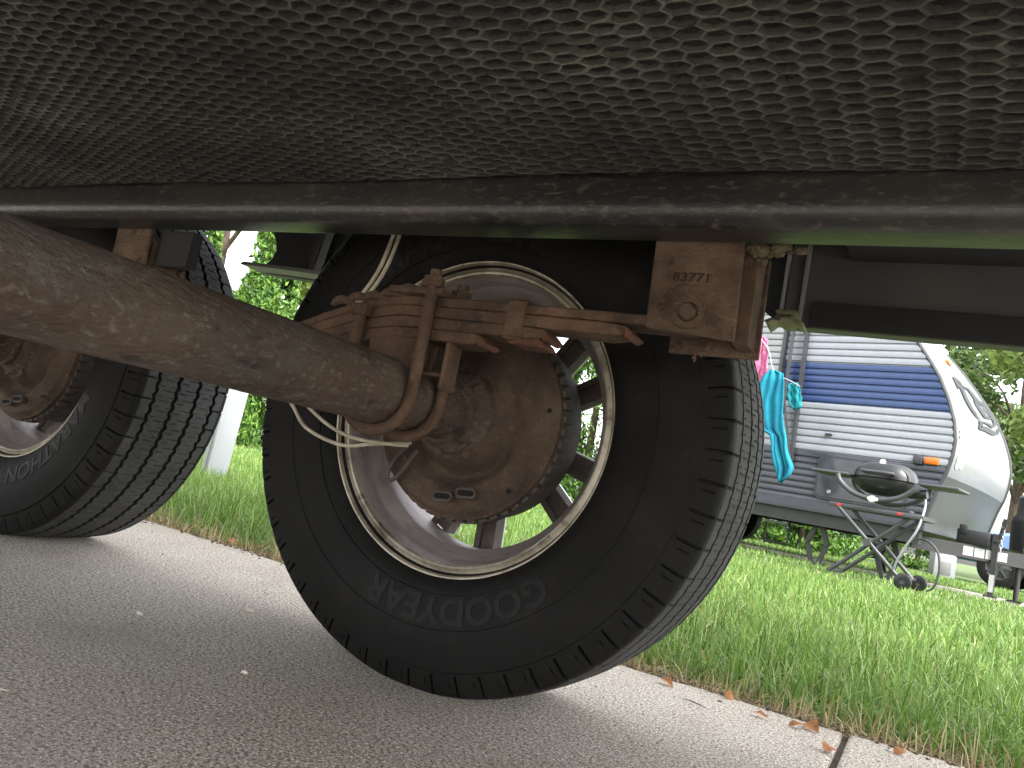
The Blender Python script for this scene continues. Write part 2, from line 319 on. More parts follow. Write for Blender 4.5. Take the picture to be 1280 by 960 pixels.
# ------------------------------------------------------------------ the trailer overhead
TR = thing('travel_trailer', 'travel trailer seen from beneath with honeycomb belly, rusty axle and big wheels', 'travel trailer', (-1.0, 0, 0))
T0 = (1.0, 0, 0)
KS = False; KF = .9425
def ks(p): return (p[0]*KF, p[1]*KF, CAM_H+(p[2]-CAM_H)*KF)
def part(name, g, mt, parent=None, sm=35, root=TR, loc=T0):
    if KS: g.v = [ks(p) for p in g.v]
    return obj(name, g.mesh(name, mt, sm), parent or root, (0, 0, 0) if parent else loc)

KS = True
# belly sheet with embossed honeycomb cells
BZ = .577; CX, CY = .0185, .0138
vs = []; fs = []; mi = []
cache = {}
def bz(x, y): return BZ + (.005*math.sin(x*3.1+1)*math.sin(y*6) + .0035*math.sin(x*11+y*7)*math.sin(y*17-x*3))*min(1, max(0, (.66-y)/.16)) + .002 + .03*max(0, (y-.660)/.06)
def vert(x, y, dz, key=None):
    if key is not None and key in cache: return cache[key]
    q = .0009; i = len(vs); wx_ = .004*math.sin(y*13+2*math.sin(x*4))+.002*math.sin(x*23); wy_ = .004*math.sin(x*9+1.5*math.sin(y*11)); vs.append((x+wx_+random.uniform(-q, q), y+wy_+random.uniform(-q, q), bz(x, y)+dz+random.uniform(-.0005, .0005)))
    if key is not None: cache[key] = i
    return i
x0, x1, y0, y1 = -3.0, 1.0, .16, .735
for i in range(int((x1-x0)/CX)):
    cx = x0+i*CX
    for j in range(int((y1-y0)/CY)):
        cy = y0+(j+(.5 if i % 2 else 0))*CY
        a = CX*.66; b = CX-a          # hexagon with points on +-x
        hexo = [(a, 0), (b, CY/2), (-b, CY/2), (-a, 0), (-b, -CY/2), (b, -CY/2)]
        o = [vert(cx+p, cy+q, 0, (round((cx+p-x0)*2000), round((cy+q-y0)*2000))) for p, q in hexo]
        sh = random.uniform(.84, .92); n1 = [vert(cx+p*sh, cy+q*sh, .0003) for p, q in hexo]
        ov = []; e1 = random.uniform(.92, 1.05); e2 = random.uniform(.92, 1.05); dp = random.uniform(.003, .0046)
        for k in range(12):
            an = 2*PI*k/12; ov.append(vert(cx+.0085*e1*math.cos(an), cy+.0049*e2*math.sin(an), dp))
        ce = vert(cx, cy, dp+.0008)
        for k in range(6):
            k2 = (k+1) % 6
            fs.append((o[k], o[k2], n1[k2])); fs.append((o[k], n1[k2], n1[k])); mi += [0, 0]
            a0, a1 = 2*k, (2*k+2) % 12; am = 2*k+1
            fs.append((n1[k], n1[k2], ov[am])); fs.append((n1[k], ov[am], ov[a0])); fs.append((n1[k2], ov[a1], ov[am])); mi += [2, 2, 2]
        for k in range(12): fs.append((ov[k], ov[(k+1) % 12], ce)); mi.append(1)
F3 = np.array(fs)
bel = obj('belly_sheet', npmesh('belly_sheet', [ks(p) for p in vs], F3, ['ridge', 'cell', 'cell_edge'], True, mi), TR, T0)
tag(bel, 'black honeycomb embossed belly sheet')
g = G()
g.box(-3.6, 1.03, -.5, .168, .600, .606); g.box(-3.6, -2.99, .16, .74, .600, .606); g.box(.995, 1.03, .16, .74, .600, .606)
part('belly_backing', g, 'cell', sm=None)
# frame rails
def rail_prof(y, sgn=1):
    pr = [(.004, .64), (0, .63), (0, .562)]
    for k in range(7):
        an = PI+PI/2*k/6; pr.append((.018+.018*math.cos(an), .555+.018*math.sin(an)))
    pr += [(.050, .537), (.0545, .538), (.0565, .541), (.0565, .546), (.045, .547), (.045, .64)]
    return [(y+a*sgn, b) for a, b in pr]
g = G(); g.prism(rail_prof(.673), -3.6, 1.03, 0, 'x'); part('frame_rail', g, 'rail', sm=40)
KS = False
# body shell, cut off behind the camera so more light gets underneath
arch_r = [(-.19, .552), (-.205, .553), (-.255, .590), (-.29, .66), (-.34, .74), (-.42, .80), (-.68, .80), (-.80, .76), (-.88, .68), (-.95, .575), (-.966, .571)]
tip = [(-1.10, .576), (-1.20, .583), (-1.243, .588), (-1.225, .597), (-1.206, .613), (-1.198, .632), (-1.205, .652), (-1.226, .68), (-1.27, .75), (-1.35, .80), (-1.68, .80), (-1.8, .74), (-1.87, .66), (-1.93, .57)]
poly = [(1.0, .529), (1.0, 3.2), (-3.4, 3.2), (-3.4, .57)] + list(reversed(tip)) + list(reversed(arch_r))
g = G(); g.prism(poly, 1.10, 1.125); sk = part('skirt_wall', g, 'skirt', sm=None)
g = G(); g.prism([(-.17, .5515), (1.0, .5275), (1.0, .563), (-.17, .587)], 1.090, 1.0985); part('bottom_flange', g, 'well', sk, sm=None)
g = G(); g.prism([(-.97, .5705), (-1.235, .5865), (-1.225, .592), (-.97, .578)], 1.05, 1.099); part('bottom_flange', g, 'skirt_trim', sk, sm=None)
g = G(); g.box(-.2045, -.186, 1.085, 1.0985, .556, .70, 0, .002); g.box(-.208, -.2055, 1.07, 1.0985, .553, .70, 1); g.box(-.1845, -.1815, 1.078, 1.0985, .556, .70, 2)
part('seam_post', g, ['skirt', 'bright', 'skirt_trim'], sk, sm=None)
g = G(); g.bar((-1.075, 1.085, .582), (-1.055, 1.085, .70), .022, .012); g.bar((-1.060, 1.08, .582), (-1.040, 1.08, .70), .004, .016, 1); g.box(-1.115, -1.09, 1.08, 1.0985, .585, .60, 0)
part('seam_post', g, ['skirt', 'bright'], sk, sm=None)
g = G()
pts = []
for i in range(13):
    x = -.222+.050*i/12
    for j in range(4): pts.append((x, 1.055+.04*j/3, .5475+.008*math.sin(PI*i/12)*(1-.2*j)-.004*j/3*math.cos(i)))
g.add(pts, [(i*4+j, i*4+j+1, i*4+j+5, i*4+j+4) for i in range(12) for j in range(3)])
fl = part('rubber_flap', g, 'olive', sk, 60); fl.modifiers.new('s', 'SOLIDIFY').thickness = .004
g = G(); g.bar((-.262, 1.08, .592), (-.205, 1.05, .550), .012, .006); part('strap', g, 'well', sk, None)
g = G(); g.box(-.209, -.182, 1.05, 1.084, .5565, .562, 0, .001); g.box(-.208, -.203, 1.05, 1.084, .552, .5565); g.box(-.188, -.183, 1.05, 1.084, .552, .5565); part('clip', g, 'olive', sk, None)
g = G(); g.box(-3.4, 1.0, -.525, -.5, .60, 3.2); part('cutaway_side_wall', g, 'skirt', sm=None)  # unseen wall, set inward of the true width to let light under
g = G(); g.box(-3.4, -3.375, -.5, 1.098, .62, 3.2); part('end_wall', g, 'skirt', sm=None)
g = G(); g.box(1.675, 1.3, -1.1, 1.1, .60, 3.2); part('end_wall', g, 'skirt', sm=None)
g = G(); g.box(-3.4, 1.0, -.53, 1.13, 3.2, 3.25); part('roof', g, 'white_paint', sm=None)
g = G(); g.box(-3.37, -1.97, .745, 1.09, .645, .66); g.box(-.13, .96, .745, 1.09, .645, .66)
g.box(-1.97, -.13, .725, 1.09, .84, .86); g.box(-1.97, -.13, .725, .735, .60, .84); g.box(-1.985, -1.97, .74, 1.09, .64, .84); g.box(-.13, -.115, .74, 1.09, .662, .84)
part('wheel_well', g, 'well', sm=None)
g = G(); g.box(-3.37, .96, -.49, 1.08, .9, .92); part('floor', g, 'well', sm=None)

KS = True
# spring hangers
def hanger(x0, x1, z0, z1, num=True, ya=.730):
    sk_ = (x1-x0)*.02
    g = G(); g.prism([(x0, z1), (x1-.002, z1), (x1+.002, z0-.003), (x0+.004, z0+.004)], ya, ya+.0055)
    h = part('spring_hanger', g, 'hanger', sm=None)
    h.modifiers.new('b', 'BEVEL').width = .0012
    g = G(); g.prism([(x0+.012, z1), (x1+.012, z1), (x1+.015, z0-.007), (x0+.014, z0-.008)], ya+.056, ya+.062); part('far_plate', g, 'hanger', h, None)
    g = G(); g.prism([(x1-.008, z1), (x1+.0085, z1-.001), (x1+.0105, z0-.001), (x1-.004, z0-.001)], ya+.02, ya+.0555); part('web_plate', g, 'rust', h, None)
    return h
H = hanger(-.272, -.181, .445, .542)
bx_, bz_ = -.2265, .4665
g = G(); g.lathe([(-.010, 0), (-.010, .007), (-.007, .0085), (-.0005, .0088)], 24, 0, (bx_, .730, bz_)); g.lathe([(-.004, .010), (-.004, .016), (-.0004, .017)], 24, 0, (bx_, .730, bz_)); part('bolt_head', g, 'hanger', H)
g = G()
for k in range(26):
    an = random.uniform(-.3, 3.5); r = random.uniform(.018, .030)
    g.blob((bx_+r*math.cos(an), .7297, bz_+r*math.sin(an)*.9), random.uniform(.003, .006), 2, .3, 0, (1.4, .35, 1))
part('rust_scale', g, 'rust', H)
nm = obj('stamped_number', text_mesh('83771', .0125, .0004, lambda c: Vector(ks((-.2285+c.x*1.25, .7294-c.z, .498+c.y))), 'rust_dark', 'stamped_number', .0002), H)
g = G()
for k in range(34): g.blob((-.176+random.uniform(-.004, .034)*(.3+.7*(k/16)), .745+random.uniform(-.006, .012), .540-random.uniform(0, .014)*(1-k/18)), random.uniform(.003, .006), 2, .35)
part('mud_clump', g, 'mud')
g = G(); g.blob((-.204, .735, .4335), .0035, 1, .3); g.blob((-.209, .735, .428), .0028, 1, .4); part('hanging_mud', g, 'mud', H)
g = G(); g.blob((-.2145, .734, .427), .002, 1, .4); g.blob((-.2145, .734, .4235), .0022, 1, .4); g.blob((-.2142, .734, .4205), .0016, 1, .4); part('hanging_mud', g, 'orange_rust', H)
H2 = hanger(-1.142, -1.058, .43, .542)
g = G(); g.box(-1.049, -.982, .742, .76, .487, .54); part('hanger_gusset', g, 'well', H2, None)
g = G(); g.prism([(-1.20, .40), (-1.10, .455), (-1.0, .455), (-.86, .40), (-.86, .375), (-1.0, .41), (-1.1, .41), (-1.20, .375)], .745, .775); part('equalizer', g, 'rust', H2, None)
H3 = hanger(-1.88, -1.79, .445, .542)

KS = False
# leaf springs, axles, brakes
def leaf(xa, xb, zt, th, bow=.0, y0=.689, y1=.731, taper=True):
    n = 24; vs = []
    for i in range(n+1):
        x = xa+(xb-xa)*i/n; u = (x-(xa+xb)/2)/((xb-xa)/2)
        d_ = max(0, WX-x-(0 if x > -1 else LX)); z = zt - bow*u*u - .085*math.tanh((.12*d_+1.3*d_*d_)/.085); t = th
        yy0, yy1 = y0, y1
        if taper and (i in (0, n)): yy0 += .006; yy1 -= .006; t = th*.8
        vs += [(x, yy0, z-t), (x, yy1, z-t), (x, yy1, z), (x, yy0, z)]
    fs = [(0, 1, 2, 3), (n*4+3, n*4+2, n*4+1, n*4)]
    for i in range(n):
        for k in range(4): fs.append((i*4+k, i*4+(k+1) % 4, i*4+4+(k+1) % 4, i*4+4+k))
    return vs, fs
def spring(ox):
    g = G(); W = WX+ox; YA, YB = .689, .731
    g.add(*leaf(W-.318, W+.329, .4545, .0098, .004, taper=False))
    g.tube([(W+.3275, YA, .4555), (W+.3275, YB, .4555)], .012, 16); g.tube([(W-.316, YA, .375), (W-.316, YB, .375)], .012, 16)
    s = part('leaf_spring', g, 'rust'); s.modifiers.new('b', 'BEVEL').width = .0015
    for ha, hb, zt, bw, mt in ((.268, .267, .4440, .003, 'rust'), (.20, .181, .4312, .001, 'rust'), (.15, .107, .4186, 0, 'rust')):
        l_ = part('leaf', G().add(*leaf(W-ha, W+hb, zt, .0121, bw)), mt, s); l_.modifiers.new('b', 'BEVEL').width = .0012
        g = G(); z = zt-bw; g.prism([(W+hb+.0005, z-.001), (W+hb+.009, z-.009), (W+hb+.004, z-.0125), (W+hb+.0005, z-.0122)], YA+.004, YB-.004); part('leaf_tip', g, 'orange_rust', s, None)
    g = G(); x = W+.149
    g.box(x-.011, x+.011, YA-.0028, YA-.0006, .418, .4585); g.box(x-.011, x+.011, YB+.0006, YB+.0028, .418, .4585); g.box(x-.011, x+.011, YA-.0028, YB+.0028, .4548, .4578); g.box(x-.011, x+.011, YA-.0028, YB+.0028, .4155, .4185)
    c = part('rebound_clip', g, 'rust', s, None); c.modifiers.new('b', 'BEVEL').width = .001
    g = G(); g.prism([(x+.012, .4188), (x+.030, .4192), (x+.037, .4105), (x-.004, .4120), (x-.008, .4150)], YA+.001, YB-.006); b_ = part('leaf_tip', g, 'orange_rust', s, None); b_.modifiers.new('b', 'BEVEL').width = .002
    g = G(); g.box(W-.012, W+.060, YA-.012, YB+.012, .4548, .4625, 0, .002); part('tie_plate', g, 'rust', s)
    gg = G()
    for k in range(5):
        xk = W-.085+.023*k; zk = .4400+.0045*k
        gg.tube(smooth([(xk-.018, YA+.004, zk-.002), (xk, YA-.002, zk+.0035+.001*math.sin(k*2)), (xk+.016, YA+.004, zk+.001)], 4), [.002, .0035, .0045, .005, .0052, .005, .0045, .0035, .002], 8)
    part('rust_flake', gg, 'rust', s)
    g = G(); g.tube([(W+.022, YA+.018, .4625), (W+.022, YA+.018, .476)], .011, 8); g.tube([(W+.05, YB-.004, .4625), (W+.05, YB-.004, .471)], .010, 6); part('nut', g, 'rust', s, 30)
    for yb in (.6805, .738):
        g = G(); R_ = .0455; zt = .474
        pts = [(W-R_, yb, .432), (W-R_, yb, WZ)]
        pts += [(W+R_*math.cos(a), yb, WZ+R_*math.sin(a)) for a in np.linspace(PI, 2*PI, 17)[1:-1]]
        pts += [(W+R_, yb, WZ), (W+R_, yb, .40), (W+R_, yb, zt)]
        g.tube(pts, .0068, 12)
        ub = part('u_bolt', g, 'rust', s)
        g = G(); g.tube([(W+R_, yb, .463), (W+R_, yb, .474)], .0115, 6); g.tube([(W+R_, yb, .473), (W+R_, yb, .482)], .0066, 10); part('nut', g, 'rust', s, 30)
        g = G(); g.tube([(W-R_, yb, .425), (W-R_, yb, .437)], .0115, 10); part('nut', g, 'rust', s, 30)
    g = G(); g.prism([(W-.03, .373), (W+.03, .373), (W+.034, .4065), (W-.034, .4065)], YA+.001, YB-.001); part('spring_seat', g, 'rust', s, None)
    g = G(); x = W+.034; y_ = YA+.004
    g.box(x-.001, x+.038, y_, y_+.028, .4075, .4125); g.box(x-.001, x+.003, y_, y_+.028, .374, .4075); g.box(x+.033, x+.038, y_, y_+.028, .355, .4075); g.box(x+.003, x+.033, y_+.004, y_+.028, .369, .373)
    b_ = part('seat_bracket', g, 'rust', s, None); b_.modifiers.new('b', 'BEVEL').width = .0015
    return s
spring(0); spring(-LX)

# axle tubes with uneven rusty skin
def axle(ox):
    n, mlen = 48, 120; vs = []
    ys = np.linspace(-.48, .86, mlen)
    for y in ys:
        for k in range(n):
            a = 2*PI*k/n; r = .038*(1+.006*math.sin(y*60+k)*math.sin(k*1.7+y*23)) + random.uniform(-.00022, .00022)
            if k in (5,): r += .0006*(1+math.sin(y*40))
            vs.append((WX+ox+r*math.cos(a), y, WZ+r*math.sin(a)))
    fs = [(i*n+k, i*n+(k+1) % n, (i+1)*n+(k+1) % n, (i+1)*n+k) for i in range(mlen-1) for k in range(n)]
    return part('axle_tube', G().add(vs, fs), 'axle', sm=60)
AX = axle(0); axle(-LX)
for ox in (0, -LX):
    g = G(); g.lathe([(.0, .0385), (.004, .043), (.010, .0425), (.013, .0385)], 40, 0, (WX+ox, .812, WZ)); g.lathe([(0, .0385), (.008, .050), (.018, .054), (.03, .054), (.03, .03)], 40, 0, (WX+ox, .828, WZ))
    part('axle_collar', g, 'axle', sm=40)

def brake(ox):
    # backing plate: polar relief, towards -y is proud
    nr, na = 44, 144; vs = []; fs = []
    R0 = .135
    def hgt(r, a):
        d = math.degrees(a)
        h = .014 if r < .06 else .014-.014*min(1, (r-.06)/.02)
        h += .012*(1-1/(1+math.exp(-(r-.128)/.0016)))                    # central pan proud of the flange
        aa = (d+90+180) % 360-180                                          # 0 at the bottom
        cres = math.exp(-((r-.078)/.012)**2)*(1/(1+math.exp((abs(aa)-62)/6)))
        h -= .02*cres
        led = math.exp(-((r-.098)/.010)**2)*(1/(1+math.exp((abs(aa)-75)/8))); h += .006*led
        pad = 1/(1+math.exp(-(d-18)/3))*1/(1+math.exp((d-78)/3))*(1/(1+math.exp(-(r-.062)/.003)))*(1/(1+math.exp((r-.128)/.003))); h += .008*pad
        h += .0012*math.sin(r*220+3*a)*math.sin(a*5)
        return h
    for i in range(nr+1):
        r = .03+(R0-.03)*i/nr
        for k in range(na):
            a = 2*PI*k/na - PI; rr = r
            if i == nr: rr = r*(1-.012*max(0, math.sin(a*1+.4)))
            vs.append((rr*math.cos(a), -hgt(r, a), rr*math.sin(a)))
    fs = [(i*na+k, (i+1)*na+k, (i+1)*na+(k+1) % na, i*na+(k+1) % na) for i in range(nr) for k in range(na)]
    o = len(vs); vs += [(x*1.0, .012, z) for x, y, z in vs[-na:]]
    fs += [((nr)*na+k, o+k, o+(k+1) % na, nr*na+(k+1) % na) for k in range(na)]
    return G().add(vs, fs)
bp_me = brake(0).mesh('brake_backing_plate', 'backing', 50)
gb = G(); gb.lathe([(-.006, .0), (-.006, .0075), (.006, .0085)], 6)
bolt_me = gb.mesh('bolt', 'backing', 30)
gs = G()
def slot_ring(g, L_, r0, r1, y0, y1):
    def ring(r): return [(L_*(1 if c > 0 else -1)+r*c, r*s_) for c, s_ in ((math.cos(2*PI*(k+.5)/24), math.sin(2*PI*(k+.5)/24)) for k in range(24))]
    A = ring(r0); B = ring(r1); n = 24
    vs = [(x, y0, z) for x, z in A]+[(x, y0, z) for x, z in B]+[(x, y1, z) for x, z in A]+[(x, y1, z) for x, z in B]
    fs = []
    for k in range(n):
        k2 = (k+1) % n; fs += [(k, k2, n+k2, n+k), (k, 2*n+k, 2*n+k2, k2), (n+k, n+k2, 3*n+k2, 3*n+k)]
    g.add(vs, fs); g.add([(x, (y0+y1)/2, z) for x, z in B], [tuple(range(n))], 1)
slot_ring(gs, .0085, .0065, .0036, -.003, .004)
slot_me = gs.mesh('slot_plug', ['fin', 'hole'], 30)
gd = G(); gd.lathe([(.0, .124), (.0, .1315), (.022, .1325), (.024, .131), (.07, .130), (.075, .126), (.077, .05)], 96); drum_me = gd.mesh('brake_drum', 'fin', 35)
gf = G(); gf.box(-.0045, .0045, -.003, .017, -.0065, .0045, 0, .0012); fin_me = gf.mesh('fin', 'fin', 35)
gh = G(); gh.lathe([(-.001, 0), (-.001, 1)], 20); hole_me = gh.mesh('hole', 'hole')
PY = .872
def brake_set(ox, rot=0):
    b = obj('brake_backing_plate', bp_me, TR, (WX+ox+1.0, PY, WZ), (0, rot, 0))
    for a, r in ((-105, .052), (-60, .055), (-150, .055), (20, .05), (65, .048), (150, .05)):
        obj('bolt', bolt_me, b, (r*math.cos(rad(a)), -.024, r*math.sin(rad(a))))
    for x, z in ((.003, -.107), (.036, -.0975)): obj('slot_plug', slot_me, b, (x, -.0235, z), (0, rad(-6), 0))
    for x, z, r in ((.033, .096, .0045), (.048, .087, .003), (.125, .02, .003), (.09, -.085, .0035)):
        h = obj('hole', hole_me, b, (x, -.034 if z > 0 and x < .1 else -.0155, z)); h.scale = (r, 1, r)
    d = obj('brake_drum', drum_me, TR, (WX+ox+1.0, PY+.008, WZ))
    for k in range(52):
        a = 2*PI*k/52; f = obj('fin', fin_me, d, (.1345*math.cos(a), .003, .1345*math.sin(a)), (0, -a, 0))
brake_set(0); brake_set(-LX)
g = G()
for yb in range(3): g.tube([(WX+.046*math.cos(a), .838+.006*yb, WZ-.004+.046*math.sin(a)) for a in np.linspace(-1.6, .1, 14)], .0022, 6)
part('wire_wrap', g, 'fin', AX)

# wheel: rim barrel mesh with spokes and tyre below it
g = G()
lip = [(-.078, .200), (-.086, .2105), (-.0885, .2105), (-.0900, .2085), (-.0895, .206), (-.086, .2045), (-.082, .2040), (-.080, .2015), (-.0805, .198), (-.082, .1955), (-.081, .193), (-.076, .191)]
g.lathe(lip, 120, 0)
g.lathe([(-.076, .191), (-.070, .1895), (-.052, .187), (-.046, .1845), (-.036, .172), (-.030, .1705), (-.012, .170), (-.006, .1715), (.02, .1725), (.03, .176), (.05, .183), (.07, .188), (.088, .205), (.088, .21), (.07, .20)], 120, 1)
wheel_me = g.mesh('wheel', ['lip', 'barrel'], 40)
# one spoke, along +x
g = G()
def spk(x0, x1, w0, w1, y0, y1, z_off0=0, z_off1=0, mi=0):
    g.add([(x0, y0, z_off0-w0), (x0, y0, z_off0+w0), (x1, y0, z_off1-w1), (x1, y0, z_off1+w1), (x0, y1, z_off0-w0), (x0, y1, z_off0+w0), (x1, y1, z_off1-w1), (x1, y1, z_off1+w1)],
          [(0, 1, 3, 2), (4, 6, 7, 5), (0, 4, 5, 1), (2, 3, 7, 6), (0, 2, 6, 4), (1, 5, 7, 3)], mi)
spk(.06, .1735, .0085, .0085, .028, .044)
spk(.06, .174, .004, .0045, .022, .0445, -.0095, -.0115); spk(.06, .174, .004, .0045, .022, .0445, .0095, .0115)
spk(.06, .1755, .0145, .0165, .045, .049, 0, 0, 1)
spoke_me = g.mesh('spoke', ['spoke', 'bright'], 20)
g = G(); g.lathe([(.012, .0), (.012, .066), (.03, .075), (.05, .075), (.056, .05), (.056, 0)], 48); hubd_me = g.mesh('hub_disc', 'spoke', 35)

# tyre: treaded crown and sidewalls
RT = .352
def tyre_mesh():
    circ = 2*PI*RT; np_ = 120; pitch = circ/np_
    offs = [0, .0007, .0033, .0040, .0062, .0086, .0093, .0105, .0112, .0148]
    ths = []; tags = []
    for i in range(np_):
        for k, o in enumerate(offs): ths.append((i*pitch+o)/RT); tags.append((i, k))
    ths = np.array(ths); N = len(ths)
    half = [(-.0785, .2005, 's'), (-.090, .208, 's'), (-.0945, .2135, 's'), (-.1010, .222, 's'), (-.1018, .2262, 's'), (-.1038, .2267, 's'), (-.1065, .236, 's'), (-.1095, .252, 's'), (-.1110, .2675, 's'), (-.1124, .2685, 's'), (-.1129, .276, 's'), (-.1125, .286, 's'), (-.1107, .2985, 's'), (-.1088, .309, 's'), (-.1072, .3155, 's'), (-.1045, .3168, 's'), (-.1035, .3205, 's'),
            (-.1030, .3222, 'h'), (-.1018, .3262, 'h'), (-.0995, .3325, 'h'), (-.0965, .3405, 'h'), (-.0935, .3445, 'h'), (-.089, .3470, 'h'), (-.083, .3482, 'r')]
    prof = [(y, r, t, None, 0) for y, r, t in half]
    def rr(y): return RT - .0037*(abs(y)/.083)**2.2
    grooves = (-.067, -.035, 0.0, .035, .067) if False else (-.062, -.0215, .0215, .062)
    ribs = [(-.083, -.062), (-.062, -.0215), (-.0215, .0215), (.0215, .062), (.062, .083)]
    for gi, gv in enumerate(grooves):
        hw = .0036 if gi in (0, 3) else .0042
        a, b = ribs[gi]
        lo = a+(.0 if gi == 0 else .0042+.001); hi = gv-hw
        for t in ((.35, .7) if gi == 0 else (.16, .33, .345, .5, .66, .84)):
            y = lo+(hi-lo)*t; prof.append((y, rr(y), 'r', None, 0))
        for dv, dr in ((-hw, 0), (-hw+.0008, -.0065), (hw-.0008, -.0065), (hw, 0)):
            prof.append((gv+dv, rr(gv)+dr, 'g' if dr else 'r', gi, 0))
    for t in (.35, .7): y = .0656+(.083-.0656)*t; prof.append((y, rr(y), 'r', None, 0))
    prof += [(-y, r, t, None, 0) for y, r, t in reversed(half)]
    P = len(prof); V = np.zeros((P, N, 3)); mi = np.zeros((P, N), int)
    tg = np.array(tags)
    slotA = np.isin(tg[:, 1], (1, 2)); slotB = np.isin(tg[:, 1], (6, 7)); even = tg[:, 0] % 2 == 0
    s_ = ths*RT
    for j, (y, r, t, gi, _) in enumerate(prof):
        R_ = np.full(N, r); Y_ = np.full(N, y)
        if gi is not None:
            ph = s_/(pitch)*1.0; tri = np.abs((ph+gi*.37) % 1 - .5)*4-1
            Y_ = Y_ + .0016*np.clip(tri*1.8, -1, 1)
        ay = abs(y)
        if t == 'h' and ay > .0895:
            R_ = R_ - np.where(slotA & even, .006, 0); 
            Y_ = Y_ - np.sign(y)*np.where(slotA & even, .0045, 0)
            # small dimple in each shoulder lug
            if abs(r-.3325) < .001: R_ = R_ - np.where(slotB & ~even, .002, 0); Y_ = Y_ - np.sign(y)*np.where(slotB & ~even, .003, 0)
        if t == 'r' and ay > .0657: R_ = R_ - np.where(slotA & even, .0068, 0)
        elif t == 'r' and gi is None and .028 < ay < .056:
            mid = abs(ay-.042) < .006
            R_ = R_ - np.where((slotA if mid else slotB), .0022, 0)
        elif t == 'r' and gi is None and ay < .016: R_ = R_ - np.where(slotB if y > 0 else slotA, .0026, 0)
        V[j, :, 0] = R_*np.cos(ths); V[j, :, 1] = Y_; V[j, :, 2] = R_*np.sin(ths)
        mi[j] = 2 if t == 'g' else (1 if t == 'r' else 0)
    V = V.reshape(-1, 3); jj, kk = np.meshgrid(np.arange(P-1), np.arange(N), indexing='ij')
    k2 = (kk+1) % N
    F = np.stack([jj*N+kk, (jj+1)*N+kk, (jj+1)*N+k2, jj*N+k2], -1).reshape(-1, 4)
    pm = mi[:-1, :]; pn = mi[1:, :]
    fm = np.where((pm == 2) | (pn == 2), 2, np.where((pm == 1) & (pn == 1), 1, 0)).reshape(-1)
    me = npmesh('tyre', V, F, ['rubber', 'tread', 'groove'], True, fm); me.set_sharp_from_angle(angle=rad(28))
    return me
tyre_me = tyre_mesh()
ks = [(.2005, -.0785), (.2267, -.1038), (.236, -.1065), (.252, -.1095), (.2675, -.1110), (.3, -.11)]
def side_y(r):
    for (a, ya), (b, yb) in zip(ks, ks[1:]):
        if a <= r <= b: return ya+(yb-ya)*(r-a)/(b-a)
    return -.111
def wrap(a0, rb, kx):
    def f(c):
        an = rad(a0) - c.x*kx/.25; r = rb+c.y
        return Vector((r*math.cos(an), side_y(r)-.0002-max(0, c.z), r*math.sin(an)))
    return f
let1 = text_mesh('GOODYEAR', .045, .0007, wrap(-78, .2305, 1.08), 'letter', 'tyre_lettering', .0012)
let2 = text_mesh('MARATHON', .042, .0007, wrap(102, .2315, 1.1), 'letter', 'tyre_lettering', .0012)
def wheel(ox, rot, mirror=False):
    wl = obj('wheel', wheel_me, TR, (WX+ox+1.0, -WY if mirror else WY, WZ), (0, rot, PI if mirror else 0))
    obj('tyre', tyre_me, wl)
    obj('tyre_lettering', let1, wl); obj('tyre_lettering', let2, wl)
    obj('hub_disc', hubd_me, wl)
    for p in range(5):
        for s in (-13.3, 13.3): obj('spoke', spoke_me, wl, None, (0, -rad(42+72*p+s), 0))
    return wl
wheel(0, 0); wheel(-LX, rad(147))

# brake wires
for dx, dy in ((0, 0), (.0075, .003)):
    g = G(); g.tube(smooth([(-.655+dx, .79, .60), (-.664+dx, .80+dy, .565), (-.677+dx, .80+dy, .512), (-.704+dx, .80+dy, .470), (-.745+dx, .80+dy, .438), (-.80, .79, .40), (-.81, .77, .36), (-.79, .77, .335)]), .0027, 8); part('brake_wire', g, 'wire')
g = G(); g.tube(smooth([(-.79, .77, .345), (-.757, .78, .318), (-.722, .78, .290), (-.668, .79, .277), (-.632, .81, .286), (-.60, .845, .296)]), .0024, 8); part('brake_wire', g, 'wire')
g = G(); g.tube(smooth([(-.775, .775, .35), (-.72, .785, .312), (-.675, .79, .293), (-.635, .80, .288), (-.60, .84, .292)]), .0024, 8); part('brake_wire', g, 'wire')
g = G(); g.tube(smooth([(-.60, .845, .296), (-.625, .85, .27), (-.63, .85, .245), (-.615, .85, .25), (-.59, .85, .29)]), .003, 8); part('brake_wire', g, 'fin')

# ------------------------------------------------------------------ the camper across the lawn
CA = thing('camper_trailer', 'white camper with blue stripe and curved grey front parked across the lawn', 'camper', (.123, 8.208, 0), rad(-14.5))
CW = 2.5; CL = -3.9
fc = [(-.82, 2.75), (-.62, 2.53), (-.44, 2.3), (-.34, 2.16), (-.2, 1.95), (-.1, 1.74), (-.03, 1.54), (0, 1.36), (-.01, 1.21), (-.04, 1.06), (-.09, .92), (-.15, .69), (-.18, .58)]
fz = np.array([z for s_, z in fc][::-1]); fs_ = np.array([s_ for s_, z in fc][::-1])
def front(z): return float(np.interp(z, fz, fs_))
def cpart(name, g, mt, parent=None, sm=35): return obj(name, g.mesh(name, mt, sm), parent or CA)
def siding(z0, z1, mt, name='siding_panel', x0=CL, x1=None, yo=0, pitch=.07):
    n = max(1, round((z1-z0)/pitch)); g = G(); h = (z1-z0)/n
    for i in range(n):
        zs = [z0+h*(i+t) for t in (0.0, .1, .2, .55, .9, 1.0)]; ys = [0, .0, -.014, -.017, -.013, 0]
        vs = []
        for z, y in zip(zs, ys):
            xe = front(z) if x1 is None else x1
            vs += [(x0, yo+y, z), (xe, yo+y, z)]
        g.add(vs, [(2*k, 2*k+1, 2*k+3, 2*k+2) for k in range(5)])
    return cpart(name, g, mt, None, 25)
